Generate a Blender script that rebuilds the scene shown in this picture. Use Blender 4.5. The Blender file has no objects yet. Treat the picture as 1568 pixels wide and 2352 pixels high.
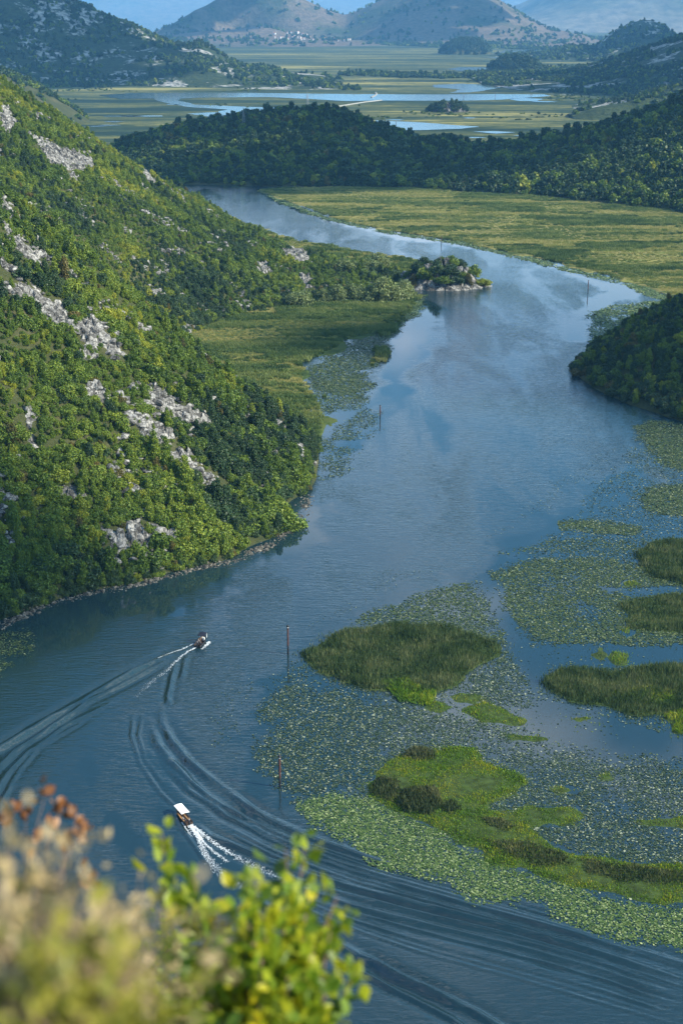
import bpy, bmesh, math, random
import numpy as np
from mathutils import Vector, Matrix

R = math.radians
rng = np.random.default_rng(7)
random.seed(7)
C = bpy.context.scene.collection

# ------------------------------------------------------------------ camera, sky, sun, exposure
# picture coordinates (u, v) below are measured on a 1568 x 2352 view of the photograph
F, CX, CY, H = 3267.0, 784.0, 1176.0, 130.0
PITCH = math.atan((CY - 29.0) / F)
cP, sP = math.cos(PITCH), math.sin(PITCH)

cam_d = bpy.data.cameras.new('camera'); cam = bpy.data.objects.new('camera', cam_d); C.objects.link(cam)
cam.location = (0, 0, H); cam.rotation_euler = (math.pi / 2 - PITCH, 0, 0)
cam_d.sensor_fit = 'VERTICAL'; cam_d.sensor_height = 36.0; cam_d.sensor_width = 24.0; cam_d.lens = 36.0 * F / 2352.0
cam_d.clip_start = 0.1; cam_d.clip_end = 120000
cam_d.dof.use_dof = True; cam_d.dof.focus_distance = 330.0; cam_d.dof.aperture_fstop = 4.8
bpy.context.scene.camera = cam

SUN_EL, SUN_AZ = R(34), math.atan2(0.95, -0.27)      # azimuth clockwise from +Y
world = bpy.data.worlds.new('World'); bpy.context.scene.world = world
world.use_nodes = True
wn, wl = world.node_tree.nodes, world.node_tree.links
for n in list(wn): wn.remove(n)
w_out = wn.new('ShaderNodeOutputWorld'); w_bg = wn.new('ShaderNodeBackground')
w_sky = wn.new('ShaderNodeTexSky'); w_sky.sky_type = 'NISHITA'; w_sky.sun_disc = False
w_sky.sun_elevation = SUN_EL; w_sky.sun_rotation = SUN_AZ
w_sky.altitude = 100; w_sky.air_density = 1.0; w_sky.dust_density = 1.0; w_sky.ozone_density = 1.0
w_tc = wn.new('ShaderNodeTexCoord'); w_map = wn.new('ShaderNodeMapping'); w_map.inputs['Scale'].default_value = (1.6, 1.6, 4.0)
w_no = wn.new('ShaderNodeTexNoise'); w_no.inputs['Scale'].default_value = 2.2; w_no.inputs['Detail'].default_value = 8; w_no.inputs['Roughness'].default_value = 0.6
w_cr = wn.new('ShaderNodeValToRGB'); w_cr.color_ramp.elements[0].position = 0.50; w_cr.color_ramp.elements[1].position = 0.70
w_mx = wn.new('ShaderNodeMix'); w_mx.data_type = 'RGBA'; w_mx.inputs['B'].default_value = (9.0, 9.4, 10.0, 1)
w_bg.inputs['Strength'].default_value = 0.115
wl.new(w_tc.outputs['Generated'], w_map.inputs['Vector']); wl.new(w_map.outputs['Vector'], w_no.inputs['Vector'])
w_sp = wn.new('ShaderNodeSeparateXYZ'); wl.new(w_tc.outputs['Generated'], w_sp.inputs[0])
w_bk = wn.new('ShaderNodeValToRGB'); cr_ = w_bk.color_ramp
for p_, c_ in ((0.10, 0.90), (0.17, 0.80)): e_ = cr_.elements.new(p_); e_.color = (c_, c_, c_, 1)
cr_.elements[0].position = 0.035; cr_.elements[0].color = (0, 0, 0, 1); cr_.elements[3].position = 0.24; cr_.elements[3].color = (0, 0, 0, 1)
w_n2 = wn.new('ShaderNodeMath'); w_n2.operation = 'MULTIPLY_ADD'; w_n2.inputs[1].default_value = 1.5; w_n2.inputs[2].default_value = -0.22; w_n2.use_clamp = True; wl.new(w_no.outputs['Fac'], w_n2.inputs[0])
w_m2 = wn.new('ShaderNodeMath'); w_m2.operation = 'MULTIPLY'; wl.new(w_bk.outputs['Color'], w_m2.inputs[0]); wl.new(w_n2.outputs[0], w_m2.inputs[1])
w_a2 = wn.new('ShaderNodeMath'); w_a2.operation = 'MAXIMUM'; wl.new(w_m2.outputs[0], w_a2.inputs[0]); wl.new(w_cr.outputs['Color'], w_a2.inputs[1])
wl.new(w_sp.outputs['Z'], w_bk.inputs['Fac'])
wl.new(w_no.outputs['Fac'], w_cr.inputs['Fac']); wl.new(w_a2.outputs[0], w_mx.inputs['Factor'])
w_ti = wn.new('ShaderNodeMix'); w_ti.data_type = 'RGBA'; w_ti.blend_type = 'MULTIPLY'; w_ti.inputs['Factor'].default_value = 1.0; w_ti.inputs['B'].default_value = (0.55, 0.98, 1.15, 1)
wl.new(w_sky.outputs['Color'], w_ti.inputs['A']); wl.new(w_ti.outputs['Result'], w_mx.inputs['A']); wl.new(w_mx.outputs['Result'], w_bg.inputs['Color'])
wl.new(w_bg.outputs['Background'], w_out.inputs['Surface'])

sun_d = bpy.data.lights.new('sun', 'SUN'); sun_d.energy = 5.0; sun_d.angle = R(0.5); sun_d.color = (1.0, 0.91, 0.73)
sun = bpy.data.objects.new('sun', sun_d); C.objects.link(sun)
SUND = Vector((math.sin(SUN_AZ) * math.cos(SUN_EL), math.cos(SUN_AZ) * math.cos(SUN_EL), math.sin(SUN_EL)))
sun.rotation_euler = SUND.to_track_quat('Z', 'Y').to_euler()
sc = bpy.context.scene
sc.view_settings.view_transform = 'Standard'; sc.view_settings.look = 'None'; sc.view_settings.exposure = 1.1; sc.view_settings.gamma = 1.0
sc.render.engine = 'CYCLES'
sc.cycles.use_denoising = True
sc.cycles.max_bounces = 6; sc.cycles.transparent_max_bounces = 8; sc.cycles.diffuse_bounces = 3; sc.cycles.glossy_bounces = 3
sc.cycles.transmission_bounces = 4; sc.cycles.volume_bounces = 0
sc.cycles.sample_clamp_indirect = 4.0

# ------------------------------------------------------------------ measuring helpers
def ray(u, v):
    u = np.asarray(u, float); v = np.asarray(v, float)
    a = (u - CX) / F; b = (CY - v) / F
    return a, cP + b * sP, -sP + b * cP
def at(u, v, z=0.0):
    """point of height z seen at (u, v)"""
    dx, dy, dz = ray(u, v); t = (z - H) / dz
    return dx * t, dy * t
def atD(u, y, z=0.0):
    return (np.asarray(u, float) - CX) / F * (y * cP + (H - z) * sP)
def zat(v, y):
    """height at ground distance y of what is seen at row v"""
    return H - y * math.tan(PITCH - math.atan((CY - v) / F))
def proj(x, y, z):
    d = y * cP + (H - z) * sP; h = y * sP - (H - z) * cP
    d = np.maximum(d, 0.01)
    return CX + F * x / d, CY - F * h / d
def inpoly(x, y, poly):
    x = np.asarray(x); y = np.asarray(y); r = np.zeros(x.shape, bool); n = len(poly)
    for i in range(n):
        x1, y1 = poly[i]; x2, y2 = poly[(i + 1) % n]
        c = (y1 > y) != (y2 > y)
        with np.errstate(divide='ignore', invalid='ignore'):
            r ^= c & (x < (x2 - x1) * (y - y1) / ((y2 - y1) if y2 != y1 else 1e-9) + x1)
    return r
def polydist(x, y, pts, closed=False):
    """distance to a polyline, and the running length share of the nearest point"""
    P = list(pts) + ([pts[0]] if closed else [])
    best = np.full(np.shape(x), 1e18); par = np.zeros(np.shape(x)); sgn = np.zeros(np.shape(x))
    L = [0.0]
    for i in range(len(P) - 1): L.append(L[-1] + math.dist(P[i], P[i + 1]))
    for i in range(len(P) - 1):
        ax, ay = P[i]; bx, by = P[i + 1]; ex, ey = bx - ax, by - ay; l2 = ex * ex + ey * ey + 1e-12
        t = np.clip(((x - ax) * ex + (y - ay) * ey) / l2, 0, 1)
        dx = x - ax - t * ex; dy = y - ay - t * ey; d = dx * dx + dy * dy
        m = d < best
        best = np.where(m, d, best); par = np.where(m, (L[i] + t * math.sqrt(l2)) / L[-1], par)
        sgn = np.where(m, np.sign(ex * dy - ey * dx), sgn)
    return np.sqrt(best), par, sgn
def gpoly(px, z=0.0):
    return [tuple(float(c) for c in at(u, v, z)) for u, v in px]

def hsh(i, j, s):
    h = (i.astype(np.int64) * 374761393 + j.astype(np.int64) * 668265263 + s * 1442695041) & 0xFFFFFFFF
    h = ((h ^ (h >> 13)) * 1274126177) & 0xFFFFFFFF
    return ((h ^ (h >> 16)) & 0xFFFFFF) / float(0xFFFFFF)
def vnoise(x, y, s=0):
    x = np.asarray(x, float); y = np.asarray(y, float)
    i = np.floor(x); j = np.floor(y); fx = x - i; fy = y - j
    fx = fx * fx * fx * (fx * (fx * 6 - 15) + 10); fy = fy * fy * fy * (fy * (fy * 6 - 15) + 10)
    i = i.astype(np.int64); j = j.astype(np.int64)
    a = hsh(i, j, s); b = hsh(i + 1, j, s); c = hsh(i, j + 1, s); d = hsh(i + 1, j + 1, s)
    return (a + (b - a) * fx) * (1 - fy) + (c + (d - c) * fx) * fy
def fbm(x, y, o=4, s=0, g=0.5):
    t = 0.0; a = 1.0; n = 0.0
    for k in range(o):
        t = t + a * vnoise(x * 2 ** k + 17.3 * k, y * 2 ** k - 9.1 * k, s + k); n += a; a *= g
    return t / n - 0.5
def ridged(x, y, o=4, s=0):
    t = 0.0; a = 1.0; n = 0.0
    for k in range(o):
        t = t + a * (1 - np.abs(2 * vnoise(x * 2 ** k + 5.7 * k, y * 2 ** k + 3.1 * k, s + k) - 1)); n += a; a *= 0.5
    return t / n
def blocks(x, y, cell, s=0, tilt=0.6):
    """height of a pile of tilted angular blocks, about 0..cell"""
    gx = x / cell; gy = y / cell
    i0 = np.floor(gx).astype(np.int64); j0 = np.floor(gy).astype(np.int64)
    best = np.full(np.shape(x), 1e9); sec = np.full(np.shape(x), 1e9); h = np.zeros(np.shape(x))
    for di in (-1, 0, 1):
        for dj in (-1, 0, 1):
            i = i0 + di; j = j0 + dj
            px = i + hsh(i, j, s); py = j + hsh(i, j, s + 1)
            d = (gx - px) ** 2 + (gy - py) ** 2
            hh = hsh(i, j, s + 2) * 0.7 + (gx - px) * (hsh(i, j, s + 3) - 0.5) * 2 * tilt + (gy - py) * (hsh(i, j, s + 4) - 0.5) * 2 * tilt
            m = d < best
            sec = np.where(m, best, np.minimum(sec, d)); h = np.where(m, hh, h); best = np.where(m, d, best)
    edge = np.sqrt(sec) - np.sqrt(best)
    return (h - 0.8 * np.exp(-(edge / 0.15) ** 2)) * cell

class TPS:
    """thin-plate surface through measured points (x, y, z)"""
    def __init__(s, pts, lam=0.02, sc=100.0):
        P = np.array(pts, float); s.sc = sc; s.p = P[:, :2] / sc; n = len(P)
        K = s.k(s.p, s.p) + lam * np.eye(n); A = np.zeros((n + 3, n + 3)); A[:n, :n] = K
        A[:n, n] = 1; A[:n, n + 1:] = s.p; A[n, :n] = 1; A[n + 1:, :n] = s.p.T
        b = np.zeros(n + 3); b[:n] = P[:, 2]; s.w = np.linalg.solve(A, b)
    def k(s, a, b):
        d = ((a[:, None, :] - b[None, :, :]) ** 2).sum(2); return np.where(d > 0, 0.5 * d * np.log(d + 1e-12), 0)
    def __call__(s, x, y):
        q = np.stack([np.ravel(x), np.ravel(y)], 1) / s.sc; out = np.empty(len(q)); n = len(s.p)
        for i in range(0, len(q), 40000):
            t = q[i:i + 40000]; out[i:i + 40000] = s.k(t, s.p) @ s.w[:n] + s.w[n] + t @ s.w[n + 1:]
        return out.reshape(np.shape(x))

def hit(u, v, hf, y0, y1, step=2.0):
    """where the sight line through (u, v) first meets the heightfield hf"""
    dx, dy, dz = (float(c) for c in ray(u, v)); y = np.arange(y0, y1, step); t = y / dy
    below = hf(dx * t, y) > H + dz * t
    k = int(np.argmax(below)) if below.any() else len(y) - 1
    return float(dx * t[k]), float(y[k]), float(hf(np.array([dx * t[k]]), np.array([y[k]]))[0])

# ------------------------------------------------------------------ object helpers
def tag(o, label=None, cat=None, group=None, kind=None):
    if label: o['label'] = label
    if cat: o['category'] = cat
    if group: o['group'] = group
    if kind: o['kind'] = kind
    return o
def np_mesh(name, V, Fc, mats=(), smooth=False, midx=None, attrs=None):
    V = np.asarray(V, np.float32).reshape(-1, 3); Fc = np.asarray(Fc, np.int32); k = Fc.shape[1]; m = len(Fc)
    me = bpy.data.meshes.new(name); me.vertices.add(len(V)); me.vertices.foreach_set('co', V.ravel())
    me.loops.add(m * k); me.loops.foreach_set('vertex_index', Fc.ravel())
    me.polygons.add(m); me.polygons.foreach_set('loop_start', np.arange(0, m * k, k, dtype=np.int32))
    me.polygons.foreach_set('loop_total', np.full(m, k, np.int32))
    if midx is not None: me.polygons.foreach_set('material_index', np.asarray(midx, np.int32))
    me.polygons.foreach_set('use_smooth', np.full(m, smooth, bool))
    for a, val in (attrs or {}).items():
        at_ = me.attributes.new(a, 'FLOAT', 'POINT'); at_.data.foreach_set('value', np.asarray(val, np.float32))
    for mm in mats: me.materials.append(mm)
    me.update(calc_edges=True)
    return me
def link(name, me, parent=None, loc=None, rz=None):
    o = bpy.data.objects.new(name, me); C.objects.link(o)
    if parent is not None: o.parent = parent
    if loc is not None: o.location = loc
    if rz is not None: o.rotation_euler = (0, 0, rz)
    return o
def grid_faces(nx, ny):
    i = np.arange(ny - 1)[:, None] * nx + np.arange(nx - 1)[None, :]
    return np.stack([i, i + 1, i + nx + 1, i + nx], -1).reshape(-1, 4)
def grid_object(name, X, Y, Z, mat, keep=None, smooth=True, attrs=None):
    ny, nx = X.shape; Fc = grid_faces(nx, ny)
    if keep is not None:
        kf = keep.ravel()[Fc].any(1); Fc = Fc[kf]
        used = np.zeros(nx * ny, bool); used[Fc.ravel()] = True; rm = np.cumsum(used) - 1
        V = np.stack([X, Y, Z], -1).reshape(-1, 3)[used]; Fc = rm[Fc]
        attrs = {a: np.ravel(b)[used] for a, b in (attrs or {}).items()}
    else:
        V = np.stack([X, Y, Z], -1).reshape(-1, 3); attrs = {a: np.ravel(b) for a, b in (attrs or {}).items()}
    return link(name, np_mesh(name, V, Fc, [mat], smooth, None, attrs))
class MB:
    """collects boxes, tubes and lofts into one mesh"""
    def __init__(s): s.bm = bmesh.new()
    def box(s, c, d, rot=None, m=0):
        M = Matrix.Translation(c) @ (rot or Matrix.Identity(4)) @ Matrix.Diagonal((d[0], d[1], d[2], 1))
        r = bmesh.ops.create_cube(s.bm, size=1.0, matrix=M)
        for f in {f for v in r['verts'] for f in v.link_faces}: f.material_index = m
        return s
    def tube(s, pts, rad, n=6, m=0, cap=True):
        pts = [Vector(p) for p in pts]; rad = rad if hasattr(rad, '__len__') else [rad] * len(pts); rings = []
        for i, p in enumerate(pts):
            d = (pts[min(i + 1, len(pts) - 1)] - pts[max(i - 1, 0)]).normalized()
            a = d.orthogonal().normalized() if i == 0 else (a - d * a.dot(d)).normalized(); b = d.cross(a)
            rings.append([s.bm.verts.new(p + (a * math.cos(2 * math.pi * k / n) + b * math.sin(2 * math.pi * k / n)) * rad[i]) for k in range(n)])
        for r0, r1 in zip(rings, rings[1:]):
            for k in range(n):
                f = s.bm.faces.new((r0[k], r0[(k + 1) % n], r1[(k + 1) % n], r1[k])); f.material_index = m; f.smooth = True
        if cap:
            f = s.bm.faces.new(rings[0][::-1]); f.material_index = m; f = s.bm.faces.new(rings[-1]); f.material_index = m
        return s
    def face(s, pts, m=0):
        f = s.bm.faces.new([s.bm.verts.new(p) for p in pts]); f.material_index = m; return f
    def loft(s, secs, m=0, smooth=True, closed=False):
        rings = [[s.bm.verts.new(p) for p in q] for q in secs]
        for r0, r1 in zip(rings, rings[1:]):
            n = len(r0)
            for k in range(n if closed else n - 1):
                f = s.bm.faces.new((r0[k], r0[(k + 1) % n], r1[(k + 1) % n], r1[k])); f.material_index = m; f.smooth = smooth
        return rings
    def mesh(s, name, mats):
        bmesh.ops.recalc_face_normals(s.bm, faces=s.bm.faces)
        me = bpy.data.meshes.new(name); s.bm.to_mesh(me); s.bm.free()
        for mm in mats: me.materials.append(mm)
        return me
    def build(s, name, mat, parent=None):
        return link(name, s.mesh(name, mat if isinstance(mat, (list, tuple)) else [mat]), parent)

# ------------------------------------------------------------------ materials
class NT:
    def __init__(s, name):
        s.m = bpy.data.materials.new(name); s.m.use_nodes = True; s.n = s.m.node_tree.nodes; s.l = s.m.node_tree.links
        for x in list(s.n): s.n.remove(x)
        s.out = s.n.new('ShaderNodeOutputMaterial')
    def new(s, t, **kw):
        x = s.n.new(t)
        for k, v in kw.items():
            if k in x.inputs: 
                if isinstance(v, tuple) or not hasattr(v, 'links'): x.inputs[k].default_value = v
            else: setattr(x, k, v)
        return x
    def link(s, a, b): s.l.new(a, b)
    def pos(s, scale=(1, 1, 1)):
        g = s.new('ShaderNodeNewGeometry'); m = s.new('ShaderNodeMapping'); m.inputs['Scale'].default_value = scale
        s.link(g.outputs['Position'], m.inputs['Vector']); return m.outputs['Vector']
    def noise(s, vec, scale, detail=4, rough=0.55, dist=0.0):
        n = s.new('ShaderNodeTexNoise'); n.inputs['Scale'].default_value = scale; n.inputs['Detail'].default_value = detail
        n.inputs['Roughness'].default_value = rough; n.inputs['Distortion'].default_value = dist
        if vec is not None: s.link(vec, n.inputs['Vector'])
        return n.outputs['Fac']
    def ramp(s, fac, stops, interp='LINEAR'):
        r = s.new('ShaderNodeValToRGB'); cr = r.color_ramp; cr.interpolation = interp
        while len(cr.elements) < len(stops): cr.elements.new(0.5)
        for e, (p, c) in zip(cr.elements, stops): e.position = p; e.color = tuple(c) + (1,) if len(c) == 3 else c
        s.link(fac, r.inputs['Fac']); return r.outputs['Color']
    def mix(s, fac, a, b, mode='MIX'):
        x = s.new('ShaderNodeMix'); x.data_type = 'RGBA'; x.blend_type = mode
        for key, val in (('Factor', fac), ('A', a), ('B', b)):
            if isinstance(val, (int, float)): x.inputs[key].default_value = val
            elif isinstance(val, tuple): x.inputs[key].default_value = val + (1,) if len(val) == 3 else val
            else: s.link(val, x.inputs[key])
        return x.outputs['Result']
    def math(s, op, a, b=0.0, clamp=False):
        x = s.new('ShaderNodeMath'); x.operation = op; x.use_clamp = clamp
        for i, val in enumerate((a, b)):
            if isinstance(val, (int, float)): x.inputs[i].default_value = val
            else: s.link(val, x.inputs[i])
        return x.outputs[0]
    def bsdf(s, col, rough=0.8, spec=0.3, bump=None, bstr=0.5, bdist=0.1, trans=0.0, metal=0.0, coat=0.0):
        b = s.new('ShaderNodeBsdfPrincipled')
        if isinstance(col, tuple): b.inputs['Base Color'].default_value = col + (1,) if len(col) == 3 else col
        else: s.link(col, b.inputs['Base Color'])
        if isinstance(rough, (int, float)): b.inputs['Roughness'].default_value = rough
        else: s.link(rough, b.inputs['Roughness'])
        b.inputs['Specular IOR Level'].default_value = spec; b.inputs['Metallic'].default_value = metal
        b.inputs['Coat Weight'].default_value = coat
        if bump is not None:
            bp = s.new('ShaderNodeBump'); bp.inputs['Strength'].default_value = bstr; bp.inputs['Distance'].default_value = bdist
            s.link(bump, bp.inputs['Height']); s.link(bp.outputs['Normal'], b.inputs['Normal'])
        if trans > 0:
            t = s.new('ShaderNodeBsdfTranslucent'); mx = s.new('ShaderNodeMixShader'); mx.inputs[0].default_value = trans
            if isinstance(col, tuple): t.inputs['Color'].default_value = col + (1,) if len(col) == 3 else col
            else: s.link(col, t.inputs['Color'])
            s.link(b.outputs[0], mx.inputs[1]); s.link(t.outputs[0], mx.inputs[2]); s.link(mx.outputs[0], s.out.inputs['Surface'])
        else: s.link(b.outputs[0], s.out.inputs['Surface'])
        return b

def plain(name, col, rough=0.6, spec=0.4, var=0.25, scale=3.0, metal=0.0):
    t = NT(name); n = t.noise(t.pos(), scale, 5)
    d = tuple(c * (1 - var) for c in col); l = tuple(min(1, c * (1 + var)) for c in col)
    t.bsdf(t.ramp(n, [(0.3, d), (0.7, l)]), rough, spec, n, 0.25, 0.02, metal=metal); return t.m

def foliage(name, dark, mid, light, trans=0.3, zone=0.02):
    """leaf colour: varies from tree to tree and in broad drifts over the hillside"""
    t = NT(name); oi = t.new('ShaderNodeObjectInfo')
    zn = t.new('ShaderNodeTexNoise'); zn.inputs['Scale'].default_value = zone; zn.inputs['Detail'].default_value = 3
    t.link(oi.outputs['Location'], zn.inputs['Vector'])
    f = t.math('ADD', t.math('MULTIPLY', oi.outputs['Random'], 0.42), t.math('MULTIPLY', t.math('SUBTRACT', zn.outputs['Fac'], 0.3), 1.0))
    g = t.new('ShaderNodeNewGeometry')
    f = t.math('ADD', f, t.math('MULTIPLY', t.math('SUBTRACT', g.outputs['Random Per Island'], 0.42), 0.6))
    t.bsdf(t.ramp(f, [(0.1, dark), (0.5, mid), (0.95, light)]), 0.55, 0.35, trans=trans); return t.m

M = {}
M['leaf_green'] = foliage('leaf_green', (0.036, 0.070, 0.010), (0.105, 0.170, 0.016), (0.205, 0.245, 0.022))
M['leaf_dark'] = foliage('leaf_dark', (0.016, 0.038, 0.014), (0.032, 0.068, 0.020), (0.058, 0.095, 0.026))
M['leaf_yellow'] = foliage('leaf_yellow', (0.110, 0.150, 0.012), (0.215, 0.250, 0.018), (0.330, 0.330, 0.025))
M['leaf_russet'] = foliage('leaf_russet', (0.070, 0.070, 0.018), (0.120, 0.105, 0.022), (0.170, 0.125, 0.022))
M['leaf_willow'] = foliage('leaf_willow', (0.080, 0.115, 0.034), (0.140, 0.180, 0.055), (0.200, 0.225, 0.075))
M['bark'] = plain('bark', (0.10, 0.08, 0.06), 0.9, 0.1)

def rock_mat(name, lo=(0.055, 0.053, 0.05), hi=(0.38, 0.37, 0.35), sc=0.55):
    t = NT(name); p = t.pos(); a = t.noise(p, sc, 8, 0.65); b = t.noise(p, sc * 6, 6, 0.7)
    v = t.new('ShaderNodeTexVoronoi'); v.feature = 'DISTANCE_TO_EDGE'; v.inputs['Scale'].default_value = sc * 1.6; t.link(p, v.inputs['Vector'])
    crack = t.ramp(v.outputs['Distance'], [(0.0, (0.25,) * 3), (0.10, (1,) * 3)])
    col = t.ramp(t.math('ADD', t.math('MULTIPLY', a, 0.6), t.math('MULTIPLY', b, 0.4)), [(0.38, lo), (0.50, tuple((x + y) / 2 for x, y in zip(lo, hi))), (0.64, hi)])
    w = t.new('ShaderNodeTexVoronoi'); w.inputs['Scale'].default_value = sc * 1.6; t.link(p, w.inputs['Vector']); sep = t.new('ShaderNodeSeparateColor'); t.link(w.outputs['Color'], sep.inputs[0])
    col = t.mix(1.0, col, t.ramp(sep.outputs[0], [(0.1, (0.30,) * 3), (0.8, (1.1,) * 3)]), 'MULTIPLY')  # random block tones put shading contrast into the rock colour
    t.bsdf(t.mix(1.0, col, crack, 'MULTIPLY'), 0.9, 0.2, b, 0.8, 0.15); return t.m
M['limestone'] = rock_mat('limestone')
M['shore_stone'] = rock_mat('shore_stone', (0.04, 0.036, 0.028), (0.26, 0.24, 0.20), 1.2)

def slope_mat():
    t = NT('slope_soil'); p = t.pos(); a = t.noise(p, 0.05, 6, 0.6); b = t.noise(p, 0.9, 6, 0.7)
    c = t.ramp(a, [(0.35, (0.020, 0.032, 0.012)), (0.55, (0.045, 0.052, 0.018)), (0.72, (0.12, 0.10, 0.06))])
    t.bsdf(t.mix(0.5, c, t.ramp(b, [(0.3, (0.02, 0.03, 0.012)), (0.7, (0.08, 0.08, 0.035))])), 0.95, 0.1, b, 1.0, 0.5); return t.m
M['slope'] = slope_mat()

def marsh_mat(name, stops, sx=0.02, sy=0.045, fine=0.6):
    t = NT(name); a = t.noise(t.pos((sx, sy, 1)), 1.0, 7, 0.62, 0.4); b = t.noise(t.pos(), fine, 5, 0.7); c2 = t.noise(t.pos((sx * 5, sy * 7, 1)), 1.0, 5, 0.6)
    f = t.math('ADD', t.math('MULTIPLY', a, 0.6), t.math('ADD', t.math('MULTIPLY', b, 0.12), t.math('MULTIPLY', c2, 0.28)))
    t.bsdf(t.ramp(f, [(0.5 + (p_ - 0.51) * 0.5, c_) for p_, c_ in stops]), 0.95, 0.1, b, 1.0, 0.3); return t.m
M['marsh'] = marsh_mat('marsh', [(0.36, (0.035, 0.055, 0.014)), (0.45, (0.085, 0.10, 0.025)), (0.52, (0.15, 0.13, 0.05)), (0.60, (0.22, 0.20, 0.06)), (0.68, (0.10, 0.13, 0.03))])
M['marsh_low'] = marsh_mat('marsh_low', [(0.36, (0.020, 0.038, 0.010)), (0.47, (0.038, 0.062, 0.014)), (0.58, (0.062, 0.080, 0.020)), (0.68, (0.05, 0.07, 0.02))])
M['plain'] = marsh_mat('plain', [(0.36, (0.010, 0.024, 0.014)), (0.45, (0.024, 0.042, 0.018)), (0.50, (0.040, 0.055, 0.022)), (0.54, (0.120, 0.120, 0.034)), (0.57, (0.022, 0.040, 0.018)), (0.66, (0.22, 0.20, 0.065))], 0.0016, 0.0085, 0.05)

def grass_mat(name, dark, mid, light, zone=0.03, sx=1.0):
    t = NT(name); oi = t.new('ShaderNodeObjectInfo'); mp = t.new('ShaderNodeMapping'); mp.inputs['Scale'].default_value = (zone * sx, zone * 4.0, zone)
    t.link(oi.outputs['Location'], mp.inputs['Vector']); n = t.noise(mp.outputs['Vector'], 1.0, 4, 0.6)
    g = t.new('ShaderNodeNewGeometry')
    f = t.math('ADD', n, t.math('MULTIPLY', t.math('SUBTRACT', t.math('ADD', oi.outputs['Random'], g.outputs['Random Per Island']), 1.0), 0.10))
    t.bsdf(t.ramp(f, [(0.40, dark), (0.5, mid), (0.60, light)]), 0.6, 0.3, trans=0.3); return t.m
M['reed_gold'] = grass_mat('reed_gold', (0.08, 0.13, 0.03), (0.19, 0.215, 0.05), (0.34, 0.31, 0.10), 0.012)
M['reed_green'] = grass_mat('reed_green', (0.045, 0.085, 0.020), (0.088, 0.138, 0.030), (0.17, 0.205, 0.055), 0.02)
def blade_mat(name, dark, mid, light, zone=0.12):
    t = NT(name); n = t.noise(t.pos((zone, zone, zone * 0.2)), 1.0, 4, 0.6); g = t.new('ShaderNodeNewGeometry')
    f = t.math('ADD', n, t.math('MULTIPLY', t.math('SUBTRACT', g.outputs['Random Per Island'], 0.5), 0.30))
    t.bsdf(t.ramp(f, [(0.32, dark), (0.5, mid), (0.68, light)]), 0.6, 0.3, trans=0.3); return t.m
M['blade_reed'] = blade_mat('blade_reed', (0.028, 0.056, 0.015), (0.066, 0.106, 0.030), (0.150, 0.168, 0.066))
M['blade_moss'] = blade_mat('blade_moss', (0.050, 0.115, 0.006), (0.130, 0.235, 0.008), (0.300, 0.290, 0.014))
M['blade_brown'] = blade_mat('blade_brown', (0.028, 0.046, 0.014), (0.060, 0.080, 0.026), (0.12, 0.125, 0.05))
M['mud'] = plain('mud', (0.035, 0.055, 0.015), 0.95, 0.1, 0.5, 0.6)
def pad_mat(name, stops, rough=0.35):
    t = NT(name); g = t.new('ShaderNodeNewGeometry')
    t.bsdf(t.ramp(g.outputs['Random Per Island'], stops), rough + 0.15, 0.3); return t.m
M['pad_bright'] = pad_mat('pad_bright', [(0.0, (0.022, 0.055, 0.010)), (0.35, (0.030, 0.062, 0.010)), (0.75, (0.075, 0.115, 0.022)), (1.0, (0.23, 0.27, 0.12))], 0.5)
M['pad_grey'] = pad_mat('pad_grey', [(0.0, (0.008, 0.020, 0.007)), (0.5, (0.022, 0.042, 0.015)), (0.82, (0.060, 0.085, 0.038)), (1.0, (0.25, 0.27, 0.18))], 0.4)
M['pad_green'] = pad_mat('pad_green', [(0.0, (0.008, 0.022, 0.005)), (0.5, (0.025, 0.048, 0.010)), (0.85, (0.055, 0.080, 0.018)), (1.0, (0.17, 0.19, 0.09))], 0.5)

def water_mat():
    t = NT('river_water'); b = t.bsdf((0.008, 0.023, 0.029), 0.05, 0.95); b.inputs['IOR'].default_value = 1.38
    w1 = t.noise(t.pos((0.34, 1.3, 1)), 1.0, 3, 0.6, 0.5); w2 = t.noise(t.pos((0.12, 0.30, 1)), 1.0, 3, 0.5, 0.4)
    patch = t.noise(t.pos((0.006, 0.012, 1)), 1.0, 3, 0.5, 0.5)
    at_ = t.new('ShaderNodeAttribute'); at_.attribute_name = 'calm'
    stk = t.noise(t.pos((0.045, 0.010, 1)), 1.0, 4, 0.55, 0.8)
    k = t.math('MULTIPLY', t.math('MULTIPLY', t.ramp(patch, [(0.36, (0.35,) * 3), (0.6, (1,) * 3)]), t.ramp(stk, [(0.40, (0.3,) * 3), (0.55, (1,) * 3)])), t.math('SUBTRACT', 1.0, at_.outputs['Fac'], True))
    h = t.math('ADD', t.math('MULTIPLY', w1, 0.24), t.math('MULTIPLY', w2, 0.14))
    bp = t.new('ShaderNodeBump'); bp.inputs['Distance'].default_value = 1.0
    t.link(h, bp.inputs['Height']); t.link(k, bp.inputs['Strength']); t.link(bp.outputs['Normal'], b.inputs['Normal']); return t.m
M['water'] = water_mat()
def far_water_mat():
    t = NT('lake_water'); b = t.bsdf((0.02, 0.05, 0.06), 0.12, 0.5); b.inputs['IOR'].default_value = 1.333; return t.m
M['far_water'] = far_water_mat()

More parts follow.
